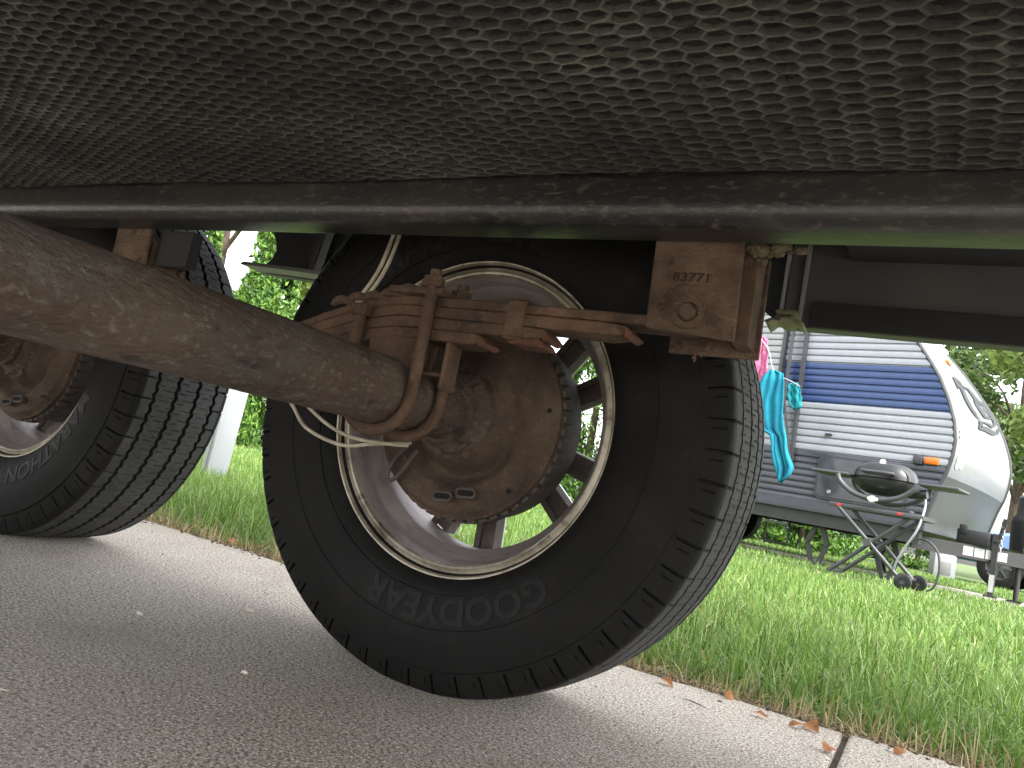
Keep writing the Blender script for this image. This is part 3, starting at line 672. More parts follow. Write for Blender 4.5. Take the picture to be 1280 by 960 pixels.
siding(.58, 1.105, 'char_siding'); siding(1.107, 1.615, 'white_siding'); siding(1.617, 2.035, 'blue_siding'); siding(2.037, 2.75, 'white_siding')
body_poly = [(s_-.01, z) for s_, z in fc]+[(CL+.01, .58), (CL+.01, 2.75)]
g = G(); g.prism(body_poly, .005, CW); cpart('body', g, 'white_siding', None, None)
g = G(); g.box(CL, -.8, -.02, CW+.02, 2.752, 2.80); cpart('roof', g, 'white_paint', None, None)
# slide-out
siding(1.63, 2.6, 'grey_siding', 'slide_out', -3.3, -1.72, -.06)
g = G(); g.box(-3.3, -1.72, -.055, .004, 1.62, 2.61); g.box(-1.735, -1.70, -.085, .0, 1.60, 2.62, 1); cpart('slide_out_box', g, ['grey_siding', 'trim_dark'], None, None)
# front cap, lofted
def cap(u, z, off=0):
    bul = .05*math.sin(PI*u)
    return Vector((front(z)+bul+off, u*CW, z))
def loft(zs, n=24, off=.004):
    vs = [cap(j/n, z, off) for z in zs for j in range(n+1)]
    return vs, [(i*(n+1)+j, i*(n+1)+j+1, (i+1)*(n+1)+j+1, (i+1)*(n+1)+j) for i in range(len(zs)-1) for j in range(n)]
g = G(); g.add(*loft(np.linspace(1.03, 2.75, 36))); cpart('front_cap', g, 'cap_white', None, 60)
g = G(); g.add(*loft(np.linspace(.5, 1.028, 14))); lowcap = cpart('lower_cap', g, 'cap_grey', None, 60)
for yy in (0, CW):
    g = G(); g.tube([(front(z)+.006, yy, z) for z in np.linspace(.55, 2.75, 50)], .02, 8); cpart('corner_trim', g, 'trim_dark')
# emblem on the cap: grey curling feather-like strokes
EMB = [('decal',[(0.288,2.109),(0.252,2.082),(0.29,2.078),(0.243,2.045),(0.293,2.049),(0.235,2.006),(0.317,2.043),(0.25,1.991),(0.347,2.039),(0.267,1.982),(0.342,2.001),(0.258,1.947),(0.32,1.949),(0.257,1.905),(0.322,1.91),(0.258,1.866),(0.327,1.877),(0.267,1.834),(0.335,1.843),(0.278,1.803),(0.348,1.812),(0.297,1.776),(0.363,1.784),(0.318,1.751),(0.387,1.764),(0.35,1.736),(0.412,1.744),(0.387,1.724)]),('decal',[(0.365,2.062),(0.327,2.029),(0.437,2.086),(0.383,2.042),(0.527,2.117),(0.443,2.058),(0.565,2.098),(0.457,2.029),(0.597,2.074),(0.47,1.995),(0.623,2.059),(0.482,1.973),(0.65,2.05),(0.497,1.953),(0.762,2.087),(0.572,1.967),(1.0,2.18),(0.688,2.006),(1.0,2.143),(0.747,2.011),(1.0,2.107),(0.752,1.985),(1.0,2.071),(0.75,1.951),(1.0,2.034),(0.773,1.926),(1.0,1.999),(0.787,1.899),(0.998,1.967),(0.778,1.867),(0.912,1.897),(0.763,1.843),(0.768,1.814),(0.723,1.819),(0.643,1.751),(0.702,1.803),(0.582,1.744),(0.655,1.795),(0.537,1.74),(0.59,1.782),(0.482,1.73),(0.513,1.76),(0.428,1.72),(0.448,1.743)]),('decal',[(0.545,2.025),(0.473,1.985),(0.527,1.985),(0.442,1.937),(0.512,1.949),(0.43,1.895),(0.54,1.937),(0.445,1.871),(0.578,1.927),(0.472,1.855),(0.605,1.91),(0.49,1.838),(0.617,1.887),(0.507,1.818),(0.632,1.874),(0.548,1.811),(0.712,1.901),(0.653,1.851),(0.827,1.939),(0.773,1.899)]),('decal',[(0.417,1.74),(0.375,1.715),(0.427,1.727),(0.37,1.694),(0.435,1.71),(0.367,1.676),(0.422,1.68),(0.35,1.655),(0.412,1.668),(0.327,1.616),(0.417,1.678),(0.368,1.612),(0.465,1.696),(0.41,1.627),(0.532,1.711),(0.453,1.635),(0.602,1.718),(0.513,1.64),(0.662,1.727),(0.59,1.655),(0.717,1.746),(0.677,1.688),(0.742,1.75),(0.808,1.751),(0.805,1.794),(0.933,1.836),(0.918,1.866),(1.0,1.891)]),('decal_light',[(0.382,2.029),(0.315,1.983),(0.402,2.011),(0.305,1.946),(0.42,1.991),(0.308,1.917),(0.413,1.951),(0.312,1.883),(0.417,1.914),(0.313,1.844),(0.42,1.881),(0.328,1.815),(0.437,1.857),(0.362,1.803),(0.452,1.83),(0.398,1.792)]),('decal_light',[(0.597,2.042),(0.532,1.999),(0.698,2.075),(0.583,2.003),(0.84,2.123),(0.638,2.01),(0.915,2.125),(0.655,1.989),(0.917,2.086),(0.657,1.954),(0.898,2.043),(0.685,1.935),(0.862,2.002),(0.71,1.925),(0.823,1.961),(0.743,1.918)]),('decal',[(0.278,2.109),(0.252,2.086),(0.315,2.113),(0.27,2.075),(0.348,2.114),(0.292,2.069),(0.372,2.107),(0.312,2.062),(0.382,2.093),(0.328,2.054),(0.385,2.074),(0.352,2.05)]),('decal',[(0.252,2.027),(0.233,2.014),(0.257,2.017),(0.225,1.995),(0.258,2.005),(0.222,1.979),(0.248,1.983),(0.213,1.963),(0.227,1.958),(0.203,1.945),(0.212,1.937),(0.198,1.929)])]
for mt_, row in EMB:
    g = G(); g.add([cap(u_, z_, .016 if mt_ == 'decal' else .013) for u_, z_ in row], [(2*k, 2*k+1, 2*k+3, 2*k+2) for k in range(len(row)//2-1)])
    cpart('emblem_stroke', g, mt_, None, 60)
g = G()
for k, (a, b, r) in enumerate(((.22, 1.20, .05), (.28, 1.23, .04), (.2, 1.15, .035), (.3, 1.16, .03), (.16, 1.42, .022), (.17, 1.47, .02))):
    ring = [cap((a+r*1.6*math.cos(q))/CW, b+r*math.sin(q), .009+.0006*k) for q in np.linspace(0, 2*PI, 15)[:-1]]
    g.add(ring, [tuple(range(14))])
cpart('white_patch', g, 'white_paint', None, None)
# hatch, lights, slot
def rrect(x0, x1, z0, z1, r, n=6):
    p = []
    for cx, cz, a in ((x1-r, z1-r, 0), (x0+r, z1-r, 90), (x0+r, z0+r, 180), (x1-r, z0+r, 270)):
        p += [(cx+r*math.cos(rad(a+90*k/n)), cz+r*math.sin(rad(a+90*k/n))) for k in range(n+1)]
    return p
g = G(); g.prism(rrect(-1.2, -.33, .64, 1.08, .07), -.03, .0); h_ = cpart('storage_hatch', g, 'trim_dark', None, None)
g = G(); g.prism(rrect(-1.175, -.355, .665, 1.055, .055), -.038, -.031); cpart('hatch_door', g, 'hatch', h_, None)
for x in (-1.05, -.5):
    g = G(); g.lathe([(-.012, 0), (-.012, .018), (0, .02)], 16, 0, (x, -.038, .72)); cpart('lock', g, 'steel', h_)
g = G(); g.prism(rrect(-1.17, -1.10, 1.28, 1.305, .01), -.03, -.0); cpart('slot_vent', g, 'trim_dark', None, None)
g = G(); g.box(-.315, -.235, -.06, -.0, 1.10, 1.185, 0, .008); cpart('outlet_box', g, 'trim_dark')
g = G(); g.box(-.225, -.10, -.045, -.0, 1.11, 1.175, 0, .014); cpart('marker_light', g, 'amber')
p_ = cap(.38, 2.30); g = G(); g.box(p_.x-.02, p_.x+.035, p_.y-.06, p_.y+.06, p_.z-.02, p_.z+.02, 0, .01); cpart('marker_light', g, 'amber')
# chassis
g = G(); g.box(CL, -.2, .02, .12, .37, .578); g.box(CL, -.2, CW-.12, CW-.02, .37, .578); g.box(CL, -.2, .12, CW-.12, .5, .575); g.box(-1.9, -.16, -.022, .012, .50, .585, 1); cpart('chassis', g, ['chassis', 'trim_dark'], None, None)
g = G(); g.box(-3.9, -.18, -.024, .01, .52, .60); cpart('skirt_strip', g, 'char_siding', None, None)
# A-frame
for y0_, y1_ in ((.35, 1.15), (CW-.35, CW-1.15)):
    g = G(); g.bar((-.35, y0_, .395), (1.25, y1_, .395), .06, .13); ra = cpart('tongue_rail', g, 'chassis', None, None)
    if y0_ < 1:
        for k in range(4):
            a = .06+.085*k
            def rp(s_, z): return (s_, .35+(s_+.35)*.5-.0365, z)
            g = G(); g.add([rp(a, .355), rp(a+.075, .355), rp(a+.075, .44), rp(a, .44)], [(0, 1, 2, 3)]); cpart('warning_sticker', g, 'sticker', ra, None)
g = G(); g.box(1.2, 1.5, 1.19, 1.31, .36, .45, 0, .01); cpart('coupler', g, 'black_metal')
g = G(); g.box(-.02, .26, .55, .95, .462, .60, 0, .015); g.box(.0, .07, .54, .60, .55, .64, 0, .008); bt = cpart('battery_box', g, 'black_metal')
g = G(); g.lathe([(-.29, .0), (-.29, .20), (-.27, .23), (.0, .24), (.05, .23), (.09, .2), (.25, .2), (.28, .17), (.29, 0)], 32, 0, (0, 0, 0))
me = g.mesh('propane_cover', 'black_metal', 40); pc = obj('propane_cover', me, CA, (.53, 1.25, .76), (PI/2, 0, 0)); pc.scale = (1.0, 1, 1.25)
# tongue jacks and chain
g = G(); g.bar((.30, .62, .02), (.30, .62, .56), .045, .045); g.box(.25, .35, .57, .67, .012, .03); g.box(.27, .33, .585, .655, .52, .60, 0, .006); j1 = cpart('tongue_jack', g, 'chassis', None, None)
g = G(); g.add([(.279, .597, .06), (.321, .597, .06), (.321, .597, .22), (.279, .597, .22)], [(0, 1, 2, 3)]); cpart('white_label', g, 'sticker', j1, None)
g = G(); g.tube([(.47, .80, .02), (.47, .80, .40)], .024, 12); g.box(.41, .53, .74, .86, .01, .026); cpart('tongue_jack', g, 'black_metal')
g = G()
for k in range(9):
    z = .74-.035*k; pts = []
    for q in np.linspace(0, 2*PI, 13): pts.append((.345+.011*math.cos(q)*(k % 2), .60+.011*math.cos(q)*((k+1) % 2), z+.024*math.sin(q)))
    g.tube(pts, .0055, 6, cap=False)
cpart('safety_chain', g, 'steel')
g = G(); g.bar((.33, .60, .56), (.36, .60, .75), .03, .03); cpart('jack_handle', g, 'black_metal', j1, None)
g = G()
for k in range(6):
    z = .62-.035*k
    pts = [(.50+.011*math.cos(q)*(k % 2), .78+.011*math.cos(q)*((k+1) % 2), z+.024*math.sin(q)) for q in np.linspace(0, 2*PI, 13)]
    g.tube(pts, .0055, 6, cap=False)
cpart('safety_chain', g, 'chassis')
# stabiliser jacks
def scissor(x, y):
    g = G()
    for s in (-1, 1):
        g.bar((x+s*.03, y, .365), (x+s*.10, y, .20), .05, .035, 0, (0, 1, 0)); g.bar((x+s*.10, y, .20), (x+s*.035, y, .0), .045, .03, 0, (0, 1, 0))
        g.tube([(x+s*.10, y-.035, .20), (x+s*.10, y+.035, .20)], .017, 10)
    g.box(x-.08, x+.08, y-.05, y+.05, -.015, .006); cpart('stabiliser_jack', g, 'chassis', None, None)
scissor(-1.15, .12); scissor(-.56, .4); scissor(-1.1, CW-.2)
# awning arms
g = G(); g.bar((-1.47, -.05, .95), (-1.50, -.05, 2.72), .06, .03); aw = cpart('awning_arm', g, 'trim_dark', None, None)
g = G(); g.bar((-1.62, -.10, 1.45), (-1.625, -.10, 2.72), .035, .025); g.bar((-1.47, -.08, 1.0), (-1.62, -.09, 1.6), .03, .02); cpart('strut', g, 'grill_grey', aw, None)
g = G(); g.tube([(CL+.2, -.1, 2.70), (-1.2, -.1, 2.70)], .05, 12); cpart('awning_roll', g, 'grey_siding')
# wheels under the camper and step
for x in (-3.15,):
    for y in (.16, CW-.16):
        g = G(); g.lathe([(-.09, .2), (-.1, .28), (-.07, .345), (.07, .345), (.1, .28), (.09, .2)], 40, 0, (x, y, .345)); g.lathe([(-.07, .0), (-.06, .14), (-.085, .2), (.085, .2), (.06, .14), (.07, 0)], 40, 1, (x, y, .345)); cpart('wheel', g, ['rubber', 'barrel'])
g = G(); g.tube([(-1.75, -.1, .36), (-1.75, -.1, .14), (-1.74, -.12, .12), (-1.50, -.12, .12), (-1.49, -.1, .14), (-1.49, -.1, .36)], .012, 8); g.box(-1.74, -1.5, -.14, .03, .32, .345, 1); 
me = g.mesh('entry_step', ['black_metal', 'grey_siding'], 30); st = obj('entry_step', me, CA, (-.02, .35, 0))
g = G(); g.box(CL-.02, CL, .12, .26, .8, 1.15, 0, .006); cpart('tail_light', g, 'red_lens')

# path strip behind the camper
pa = G(); pa.box(-7, 3, .75, 1.0, -.1, -.004)
tag(obj('path', pa.mesh('path', 'path'), None, (.123, 8.208, .02), (0, 0, rad(-14.5))), kind='structure')

# towels and line on the awning arm
def camp(s_, y, z):
    c, sn = math.cos(rad(-14.5)), math.sin(rad(-14.5)); return Vector((.123+s_*c-y*sn, 8.208+s_*sn+y*c, z))
YL = -.62
def cl(s_, z, y=YL): return camp(s_, y, z)
cd_pts = smooth([camp(-1.48, -.10, 1.75), cl(-1.25, 1.66), cl(-1.33, 1.70), cl(-1.53, 1.80), cl(-1.72, 2.12), camp(-2.6, -.3, 2.6)], 8)
tag(obj('clothes_line', G().tube(cd_pts, .005, 6).mesh('clothes_line', 'white_paint')), 'thin white line holding the towels beside the camper', 'line')
def towel(name, outline, mt, label, yo, folds, amp, ph):
    # outline: list of (z, s_left, s_right) from top to bottom
    zs = [a for a, b, c in outline]; nz, nx_ = 40, 22; vs = []
    for i in range(nz+1):
        z = zs[0]+(zs[-1]-zs[0])*i/nz
        a = np.interp(-z, [-q for q in zs], [o[1] for o in outline]); b = np.interp(-z, [-q for q in zs], [o[2] for o in outline])
        for j in range(nx_+1):
            u = j/nx_; y = YL+yo+amp*math.sin(folds*PI*u+ph+1.2*math.sin(3*i/nz)+i*.03)*(.3+.7*i/nz)+.5*amp*math.sin(folds*2.3*PI*u+i*.11)
            if i < 3: y += .02*(1-i/3)
            vs.append(camp(a+(b-a)*u+.006*math.sin(i*.5+u*9), y, z+.012*math.sin(u*7+ph)*(i/nz)))
    w_ = nx_+1
    me = G().add(vs, [(i*w_+j, i*w_+j+1, (i+1)*w_+j+1, (i+1)*w_+j) for i in range(nz) for j in range(nx_)]).mesh(name, mt, 180)
    o = tag(obj(name, me), label, 'towel'); o.modifiers.new('s', 'SOLIDIFY').thickness = .008
    return o
towel('towel', [(2.15, -1.78, -1.70), (2.12, -1.80, -1.64), (1.9, -1.80, -1.60), (1.7, -1.80, -1.585), (1.58, -1.78, -1.58), (1.52, -1.70, -1.60)], 'pink', 'pink patterned towel hanging behind the tyre', 0, 3, .022, .4)
towel('towel', [(1.80, -1.58, -1.50), (1.78, -1.63, -1.42), (1.68, -1.66, -1.38), (1.5, -1.68, -1.37), (1.3, -1.64, -1.33), (1.19, -1.58, -1.31), (1.16, -1.46, -1.30), (1.0, -1.42, -1.25), (.85, -1.36, -1.18), (.77, -1.33, -1.20), (.71, -1.30, -1.26)], 'cyan', 'long bright blue towel hanging from the line', -.03, 3, .03, 1.1)
towel('hand_cloth', [(1.69, -1.34, -1.28), (1.66, -1.37, -1.25), (1.58, -1.36, -1.22), (1.50, -1.33, -1.21), (1.46, -1.30, -1.21), (1.43, -1.28, -1.24)], 'teal', 'small teal cloth hanging beside the awning arm', 0, 3, .02, 2.2)

# ------------------------------------------------------------------ gas grill on its folding cart
GR_ = thing('gas_grill', 'black portable gas grill on a folding cart in front of the camper', 'grill', (-.255, 6.998, 0), rad(-14.5))
def gp(name, g, mt, parent=None, sm=40): return obj(name, g.mesh(name, mt, sm), parent or GR_)
gc = (-.09, .0)
def dome(zc, top, a, b, n=12, k=28, p=1.0):
    vs = []; 
    for i in range(n+1):
        t = PI/2*i/n; rr = math.cos(t)**.6 if i < n else 0.0
        for j in range(k):
            an = 2*PI*j/k; sx = math.copysign(abs(math.cos(an))**.75, math.cos(an)); sy = math.copysign(abs(math.sin(an))**.75, math.sin(an))
            vs.append((gc[0]+a*rr*sx, gc[1]+b*rr*sy, zc+top*math.sin(t)))
    return vs, [(i*k+j, i*k+(j+1) % k, (i+1)*k+(j+1) % k, (i+1)*k+j) for i in range(n) for j in range(k)]
g = G(); g.add(*dome(.815, .14, .235, .18)); lid = gp('lid', g, 'grill_black', None, 50)
g = G(); g.tube([(gc[0]+.215*math.cos(q)*.97, gc[1]-.115, .812+.118*math.sin(q)**.8) for q in np.linspace(.02, PI-.02, 24)], .011, 8); gp('lid_band', g, 'grill_grey', lid)
g = G(); g.lathe([(-.006, 0), (-.006, .022), (0, .024)], 20, 0, (gc[0], gc[1]-.12, .945)); gp('badge', g, 'bright', lid)
g = G(); g.tube(smooth([(gc[0]-.11, -.165, .85), (gc[0]-.11, -.21, .853), (gc[0]+.10, -.21, .853), (gc[0]+.10, -.165, .85)], 4), .011, 8); gp('handle', g, 'grill_grey', lid)
g = G(); g.add(*[(lambda v, f: ([(x, y, 2*.808-z) for x, y, z in v], f))(*dome(.808, .125, .225, .17))][0]); gp('bowl', g, 'grill_black', None, 50)
for yy in (-.19, .19):
    g = G(); g.tube(smooth([(-.40, yy, .80), (-.37, yy, .74), (-.26, yy, .665), (-.10, yy, .635), (.06, yy, .665), (.17, yy, .74), (.20, yy, .80)], 5), .021, 10); gp('cradle_tube', g, 'grill_grey')
g = G(); g.box(-.63, -.33, -.17, .17, .80, .822, 0, .008); gp('side_table', g, 'grill_grey')
g = G(); g.box(.19, .48, -.17, .17, .795, .817, 0, .008); gp('side_table', g, 'grill_grey')
g = G(); g.tube([(.14, -.12, .72), (.26, -.12, .735)], .035, 14); gp('gas_bottle_valve', g, 'grill_black')
g = G(); g.lathe([(-.03, 0), (-.03, .025), (0, .027)], 16, 0, (-.10, -.21, .635)); g.box(-.14, -.06, -.22, -.205, .622, .648, 0, .004); gp('control_knob', g, 'bright')
g = G()
for yy in (-.17, .17): g.box(-.44, .27, yy-.02, yy+.02, .535, .57, 0, .006)
g.box(-.44, -.40, -.17, .17, .537, .567); g.box(.23, .27, -.17, .17, .537, .567); g.box(-.30, .14, -.06, .06, .57, .60, 0, .01); gp('cart_top', g, 'grill_grey')
for x in (-.36, .10):
    g = G(); g.box(x-.012, x+.02, -.196, -.191, .545, .562); gp('red_latch', g, 'red_lens', None, None)
for yy in (-.18, .18):
    g = G(); g.tube([(-.37, yy, .545), (.17, yy, .06)], .0165, 10); gp('leg', g, 'grill_tube')
    g = G(); g.tube([(.17, yy*.8, .545), (-.38, yy*.8, .02)], .0165, 10); gp('leg', g, 'grill_tube')
    g = G(); g.lathe([(-.02, 0), (-.02, .03), (.02, .03), (.02, 0)], 16, 0, (-.105, yy, .295)); gp('pivot', g, 'grill_grey')
    g = G(); g.lathe([(-.018, .02), (-.02, .05), (-.014, .062), (.014, .062), (.02, .05), (.018, .02)], 28, 0, (.19, yy*1.15, .055)); g.lathe([(-.012, 0), (-.014, .045), (.014, .045), (.012, 0)], 20, 1, (.19, yy*1.15, .055)); gp('wheel', g, ['grill_black', 'grill_grey'])
g = G(); g.tube([(-.38, -.16, .025), (-.38, .16, .025)], .0165, 10); g.tube([(.17, -.21, .075), (.17, .21, .075)], .012, 8); gp('cross_bar', g, 'grill_tube')
g = G(); g.tube(smooth([(.25, -.12, .71), (.265, -.16, .62), (.24, -.2, .45), (.16, -.2, .28), (.11, -.18, .12), (.16, -.1, .05)], 8), .009, 8); gp('gas_hose', g, 'steel')
g = G(); g.tube(smooth([(.10, .1, .36), (.22, .1, .40), (.32, .1, .33), (.35, .1, .2), (.33, .1, .06), (.28, .1, .01)], 8), .009, 8); gp('gas_hose', g, 'grill_tube')

# ------------------------------------------------------------------ post, shrubs, trees, cars behind
def post():
    o = thing('white_post', 'white vinyl post leaning in the grass beyond the tyre', 'post', (-3.20, 2.86, -.02), rad(-24))
    o.rotation_euler = (0, rad(8.5), rad(-30))
    g = G(); g.box(-.075, .085, -.05, .05, 0, .62, 0, .004); p_ = obj('sleeve', g.mesh('sleeve', 'white_paint', 30), o)
    g = G(); g.box(.034, .0375, -.053, -.0505, .01, .61); obj('groove', g.mesh('groove', 'util'), p_)
    for z in (.27, .272):
        g = G(); g.lathe([(-.002, 0), (-.002, .004), (0, .0045)], 10, 0, (.02 if z == .27 else -.02, -.0502, z)); obj('screw', g.mesh('screw', 'steel'), p_)
    g = G(); g.prism([(-.0755, 0), (-.15, 0), (-.0785, .18)], -.03, .03); obj('brace', g.mesh('brace', 'white_paint'), o)
    g = G(); g.add([(-.085, -.06, .621), (.095, -.06, .621), (.095, .06, .621), (-.085, .06, .621), (.01, 0, .65)], [(0, 1, 4), (1, 2, 4), (2, 3, 4), (3, 0, 4), (0, 3, 2, 1)]); obj('cap', g.mesh('cap', 'white_paint'), o)
post()

def leafcloud(n, pos, size, up_bias=0., flat_=.5):
    c = pos(n); n = len(c); a = rng.normal(0, 1, (n, 3)); a[:, 2] += up_bias; a /= np.linalg.norm(a, axis=1)[:, None]
    b = rng.normal(0, 1, (n, 3)); b -= (b*a).sum(1)[:, None]*a; b /= np.linalg.norm(b, axis=1)[:, None]
    s = size*rng.uniform(.6, 1.4, n)[:, None]
    V = np.stack([c-a*s*.5, c+b*s*flat_*.5, c+a*s*.6, c-b*s*flat_*.5], 1).reshape(-1, 3)
    F = np.arange(4*n).reshape(n, 4); return V, F
def arborvitae(name, x, y, h, r, label, n=9000, size=.07, group=None, mt='arbor'):
    t = thing(name, label, 'shrub', (x, y, -.02), random.uniform(0, 6), group)
    k = 90; ca = rng.uniform(0, 2*PI, k); cz = rng.uniform(.02, 1, k); cr = rng.uniform(.6, 1.05, k)
    def pos(n):
        i = rng.integers(0, k, n); z = cz[i]+rng.normal(0, .035, n); z = np.clip(z, .015, 1.03)
        rad_ = r*(np.clip(1-z, 0.02, 1)**.55)*np.minimum(1, .75+z*3)*cr[i]
        an = ca[i]+rng.normal(0, .22, n); q = rad_*rng.uniform(.72, 1.0, n)**.6
        return np.stack([q*np.cos(an), q*np.sin(an), z*h], -1)
    V, F = leafcloud(n, pos, size, 1.2, .45)
    obj('crown', npmesh('crown', V, F, [mt]), t)
    g = G(); g.tube([(0, 0, 0), (.02, .01, h*.5), (0, 0, h*.93)], [.06, .04, .01], 8); obj('trunk', g.mesh('trunk', 'bark', 60), t)
    return t
def tree(name, x, y, h, cr_, label, n=12000, size=.16, mt='leaves', z0=.35):
    t = thing(name, label, 'tree', (x, y, -.02), 0)
    g = G(); g.tube([(0, 0, 0), (.05, .03, h*.3), (-.05, .05, h*.6), (0, 0, h*.9)], [.2, .15, .09, .03], 10)
    cs = []
    for i in range(26):
        z = h*random.uniform(z0, 1); a = random.uniform(0, 2*PI); q = cr_*random.uniform(.25, 1)*math.sqrt(max(.1, 1-((z/h-.62)/.45)**2))
        p_ = (q*math.cos(a), q*math.sin(a), z); cs.append(p_)
        g.tube(smooth([(0, 0, max(.3, z-q*.7)), (p_[0]*.5, p_[1]*.5, z-q*.15), p_], 3), [.05]*3+[.03]*3+[.012], 6)
    cs = np.array(cs); rr_ = rng.uniform(.35, .75, len(cs))*cr_*.55
    def pos(n):
        i = rng.integers(0, len(cs), n); d = rng.normal(0, 1, (n, 3)); d /= np.linalg.norm(d, axis=1)[:, None]
        return cs[i]+d*(rr_[i]*rng.uniform(.2, 1, n)**.5)[:, None]*np.array([1, 1, .7])
    V, F = leafcloud(n, pos, size, .3, .6)
    obj('trunk', g.mesh('trunk', 'bark', 60), t); obj('crown', npmesh('crown', V, F, [mt]), t)
    return t
arborvitae('arborvitae', -8.5, 7.87, 4.6, .66, 'tall arborvitae behind the white post, between the two tyres', 48000, .08)
arborvitae('arborvitae', -10.6, 8.0, 4.4, .9, 'arborvitae beyond the gap, behind the left tyre', 22000, .09)
arborvitae('arborvitae', -4.05, 9.75, 3.9, .85, 'arborvitae seen through the right hand wheel spokes', 30000, .07)
arborvitae('arborvitae', -5.7, 10.0, 3.6, .8, 'arborvitae behind the wheel hub', 14000, .09)
for i, (x, y, h, r) in enumerate(((-3.32, 14.53, 1.3, 0.8), (-2.89, 14.19, 1.25, 0.75), (-1.83, 14.18, 1.2, 0.7), (-1.48, 14.71, 1.25, 0.75), (-0.11, 17.89, 1.3, 0.8))):
    arborvitae('hedge_shrub', x, y, h, r, ['low round shrub under the camper beside the tyre', 'low round shrub left of the camper step', 'low round shrub right of the first stabiliser jack', 'low round shrub behind the grill cart', 'low round shrub behind the grey utility box'][i], 6000, .08, None, 'arbor')
x, y = 1.11, 25.27; tree('leafy_tree', x+1.0, y+2, 9.5, 3.2, 'dark leafy tree above the curved front of the camper', 11000, .19)
x, y = 2.35, 21.43; tree('leafy_tree', x+.6, y, 7.5, 2.4, 'pale green tree at the right edge behind the camper', 14000, .18, 'leaves_light')
x, y = -0.88, 33.2; tree('leafy_tree', x, y, 10, 4, 'large tree far behind the camper roof', 14000, .26)
tree('leafy_tree', -13.6, 11.0, 8, 2.9, 'pale blurred tree behind the arborvitae at left', 42000, .17, 'leaves_light', .12)

def car(loc, rz, paint, label, k=1.0):
    t = thing('parked_car', label, 'car', (loc[0], loc[1], -.02), rz, 'cars parked beyond the lawn')
    prof = [(-2.1, .35), (-2.15, .6), (-2.0, .85), (-1.2, .93), (-.55, 1.38), (.9, 1.42), (1.55, 1.0), (2.1, .92), (2.2, .6), (2.15, .35)]
    prof = [(a, b*k) for a, b in prof]
    g = G(); g.prism(prof, -.85, .85); b = obj('body', g.mesh('body', paint, 30), t); b.modifiers.new('b', 'BEVEL').width = .05
    for s in (-1, 1):
        g = G(); y = s*.856; pw = [(-1.05, .95), (-.5, 1.31), (.15, 1.34), (.15, .95)]; g.prism([(a, c*k) for a, c in pw], y-.006, y+.006); obj('window', g.mesh('window', 'glass'), t)
        g = G(); pw = [(.22, .95), (.22, 1.34), (.85, 1.34), (1.35, .98)]; g.prism([(a, c*k) for a, c in pw], y-.006, y+.006); obj('window', g.mesh('window', 'glass'), t)
        for x in (-1.35, 1.35):
            g = G(); g.lathe([(-.1, .19), (-.11, .25), (-.08, .335), (.08, .335), (.11, .25), (.1, .19)], 32, 0, (x, s*.80, .335)); g.lathe([(-.105, 0), (-.10, .05), (-.06, .16), (-.108, .2), (.108, .2), (.06, .16), (.10, .05), (.105, 0)], 32, 1, (x, s*.80, .335))
            for q in range(7): 
                an = 2*PI*q/7; g.bar((x, s*.905, .335), (x+.18*math.cos(an), s*.905, .335+.18*math.sin(an)), .03, .02, 1, (0, 1, 0))
            obj('wheel', g.mesh('wheel', ['rubber', 'car_silver' if paint != 'car_blue' else 'grill_grey'], 35), t)
    for s in (-1, 1):
        g = G(); g.box(2.12, 2.2, s*.55-.15, s*.55+.15, .68*k, .8*k, 0, .02); obj('tail_light', g.mesh('tail_light', 'red_lens', 30), t)
        g = G(); g.box(-2.17, -2.08, s*.55-.16, s*.55+.16, .62*k, .76*k, 0, .02); obj('headlight', g.mesh('headlight', 'bright', 30), t)
    g = G(); g.box(-2.2, -2.1, -.8, .8, .36, .52, 0, .03); obj('bumper', g.mesh('bumper', 'grill_grey', 30), t)
x, y = -3.14, 17.43; car((x, y), rad(170), 'car_silver', 'silver car seen under the camper beside its step')
x, y = -1.65, 20.45; car((x-.5, y), rad(75), 'car_silver', 'white car with red lights seen behind the grill legs')
car((1.08+1.35*math.cos(rad(-12))+.2, 15.57-.28+.8, 0), rad(-12), 'car_blue', 'pale blue car with dark wheel seen below the camper tongue', 1.0)
x, y = .27, 15.13
u = thing('utility_box', 'grey metal utility box standing on the lawn behind the camper', 'utility box', (x, y, -.02), rad(20))
g = G(); g.box(-.17, .17, -.12, .12, 0, .42, 0, .01); obj('cabinet', g.mesh('cabinet', 'util', 30), u)
g = G(); g.box(-.09, .09, -.128, -.121, .05, .26, 0, .002); obj('door', g.mesh('door', 'skirt', 30), u)
g = G(); g.box(-.19, .19, -.14, .14, .421, .45, 0, .008); obj('lid', g.mesh('lid', 'util', 30), u)

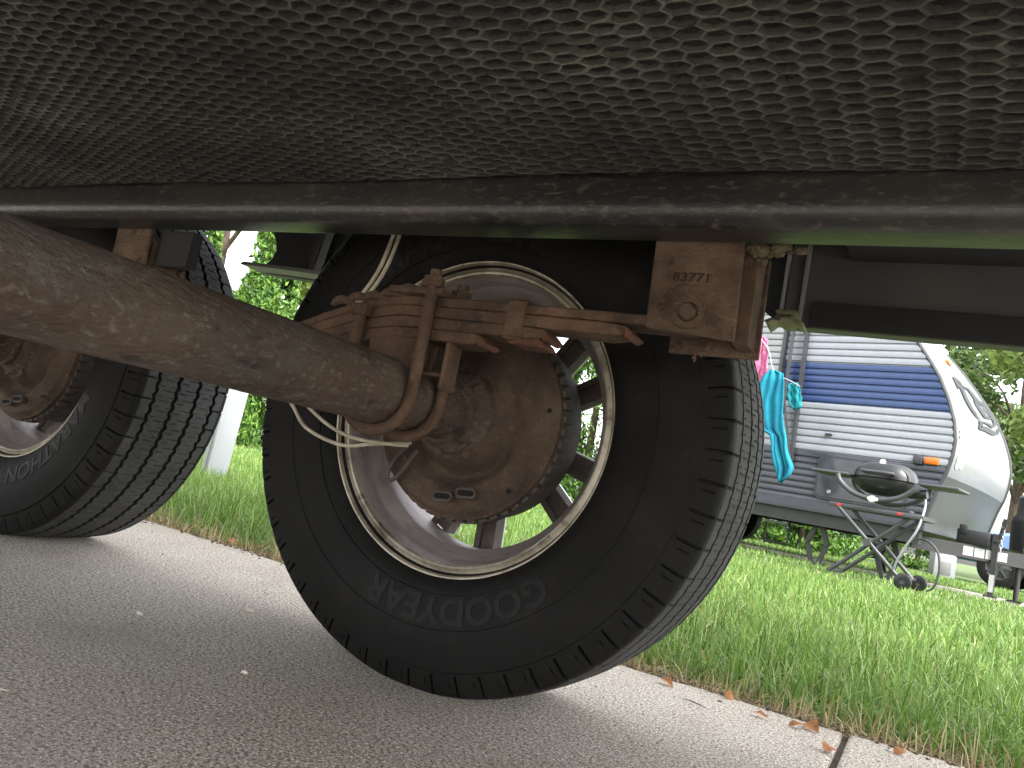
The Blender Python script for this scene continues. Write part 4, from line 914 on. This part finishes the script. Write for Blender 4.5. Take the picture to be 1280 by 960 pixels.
# ------------------------------------------------------------------ fallen leaves and slivers on the concrete
def fallen(x, y, L_, rot, tilt, label, z=.003):
    L_ *= .72
    n = 8; vs = []
    for i in range(n+1):
        t = i/n; wv = .30*math.sin(PI*t**.8)*L_+.0006
        zz = .12*L_*math.sin(PI*t)*1.0
        for s in (-1, -.4, 0, .4, 1): vs.append((L_*(t-.5), wv*s, zz+.25*abs(s)*wv*(1 if s else 0)+random.uniform(0, .001)))
    g = G(); g.add(vs, [(i*5+j, i*5+j+1, i*5+j+6, i*5+j+5) for i in range(n) for j in range(4)])
    o = obj('fallen_leaf', g.mesh('fallen_leaf', 'leaf_orange', 60), None, (x, y, z), (tilt, random.uniform(-.3, .3), rot))
    return tag(o, label, 'leaf', 'fallen leaves along the lawn edge')
lv = [(-.083, 1.19, .042, 1.3, .3, 'orange leaf lying over the slab joint'), (-.115, 1.285, .05, -.9, .5, 'largest curled orange leaf beside the slab joint'), (-.135, 1.27, .03, .6, .2, 'small orange leaf touching the largest curled leaf'),
      (-.185, 1.265, .03, -.2, .1, 'flat orange leaf on the concrete edge left of the curled leaves'), (-.245, 1.33, .035, 1.2, 1.0, 'upright yellow brown leaf in the thatch at the lawn edge'), (-.335, 1.29, .036, -.4, .2, 'tan leaf on concrete just right of the big tyre'), (-.36, 1.62, .04, 1.4, .9, 'yellow leaf in the grass against the big tyre'),
      (-1.22, 1.40, .05, .4, .3, 'reddish leaf in the thatch left of the big tyre'), (-1.36, 1.40, .045, -.5, .3, 'orange leaf at the lawn edge between the tyres'), (-1.42, 1.37, .05, .2, .2, 'brown leaf on the concrete edge between the tyres'), (-1.28, 1.53, .04, 1.1, .8, 'red leaf up in the grass between the tyres'), (-1.16, 1.36, .055, .3, .3, 'large brown leaf at the tyre edge'), (.0, 1.30, .03, .9, .3, 'small brown leaf at the lawn edge right of the slab joint')]
for a in lv: fallen(*a)
sv = [(-.89, .925, .017, .3, 'pale wood sliver on the concrete in front of the tyre'), (-.915, .75, .012, .1, 'pale wood sliver in the middle of the driveway'), (-.715, .455, .02, 1.2, 'thin pale straw at the lower left of the driveway'), (-.98, 1.05, .012, .2, 'small pale chip near the lawn end of the driveway'), (-.66, .70, .008, .5, 'tiny pale chip right of centre on the driveway'), (-.27, 1.215, .045, -.35, 'dark twig lying on the concrete right of the tyre'), (-.79, .46, .018, .1, 'thin pale straw at the far lower left')]
for i, (x, y, L_, r, lab) in enumerate(sv):
    g = G(); w_ = .0022 if L_ < .018 else .0009; g.tube([(-L_/2, 0, .0012), (-L_*.2, .001, .003), (L_*.2, -.0005, .0028), (L_/2, .0005, .0012)], [w_*.3, w_, w_, w_*.2], 6)
    dark = 'twig' in lab
    tag(obj('twig' if dark else 'wood_sliver', g.mesh('wood_sliver', 'bark' if dark else 'sliver', 60), None, (x, y, .0012), (0, 0, r)), lab, 'twig' if dark else 'sliver', None if dark else 'slivers on the driveway')
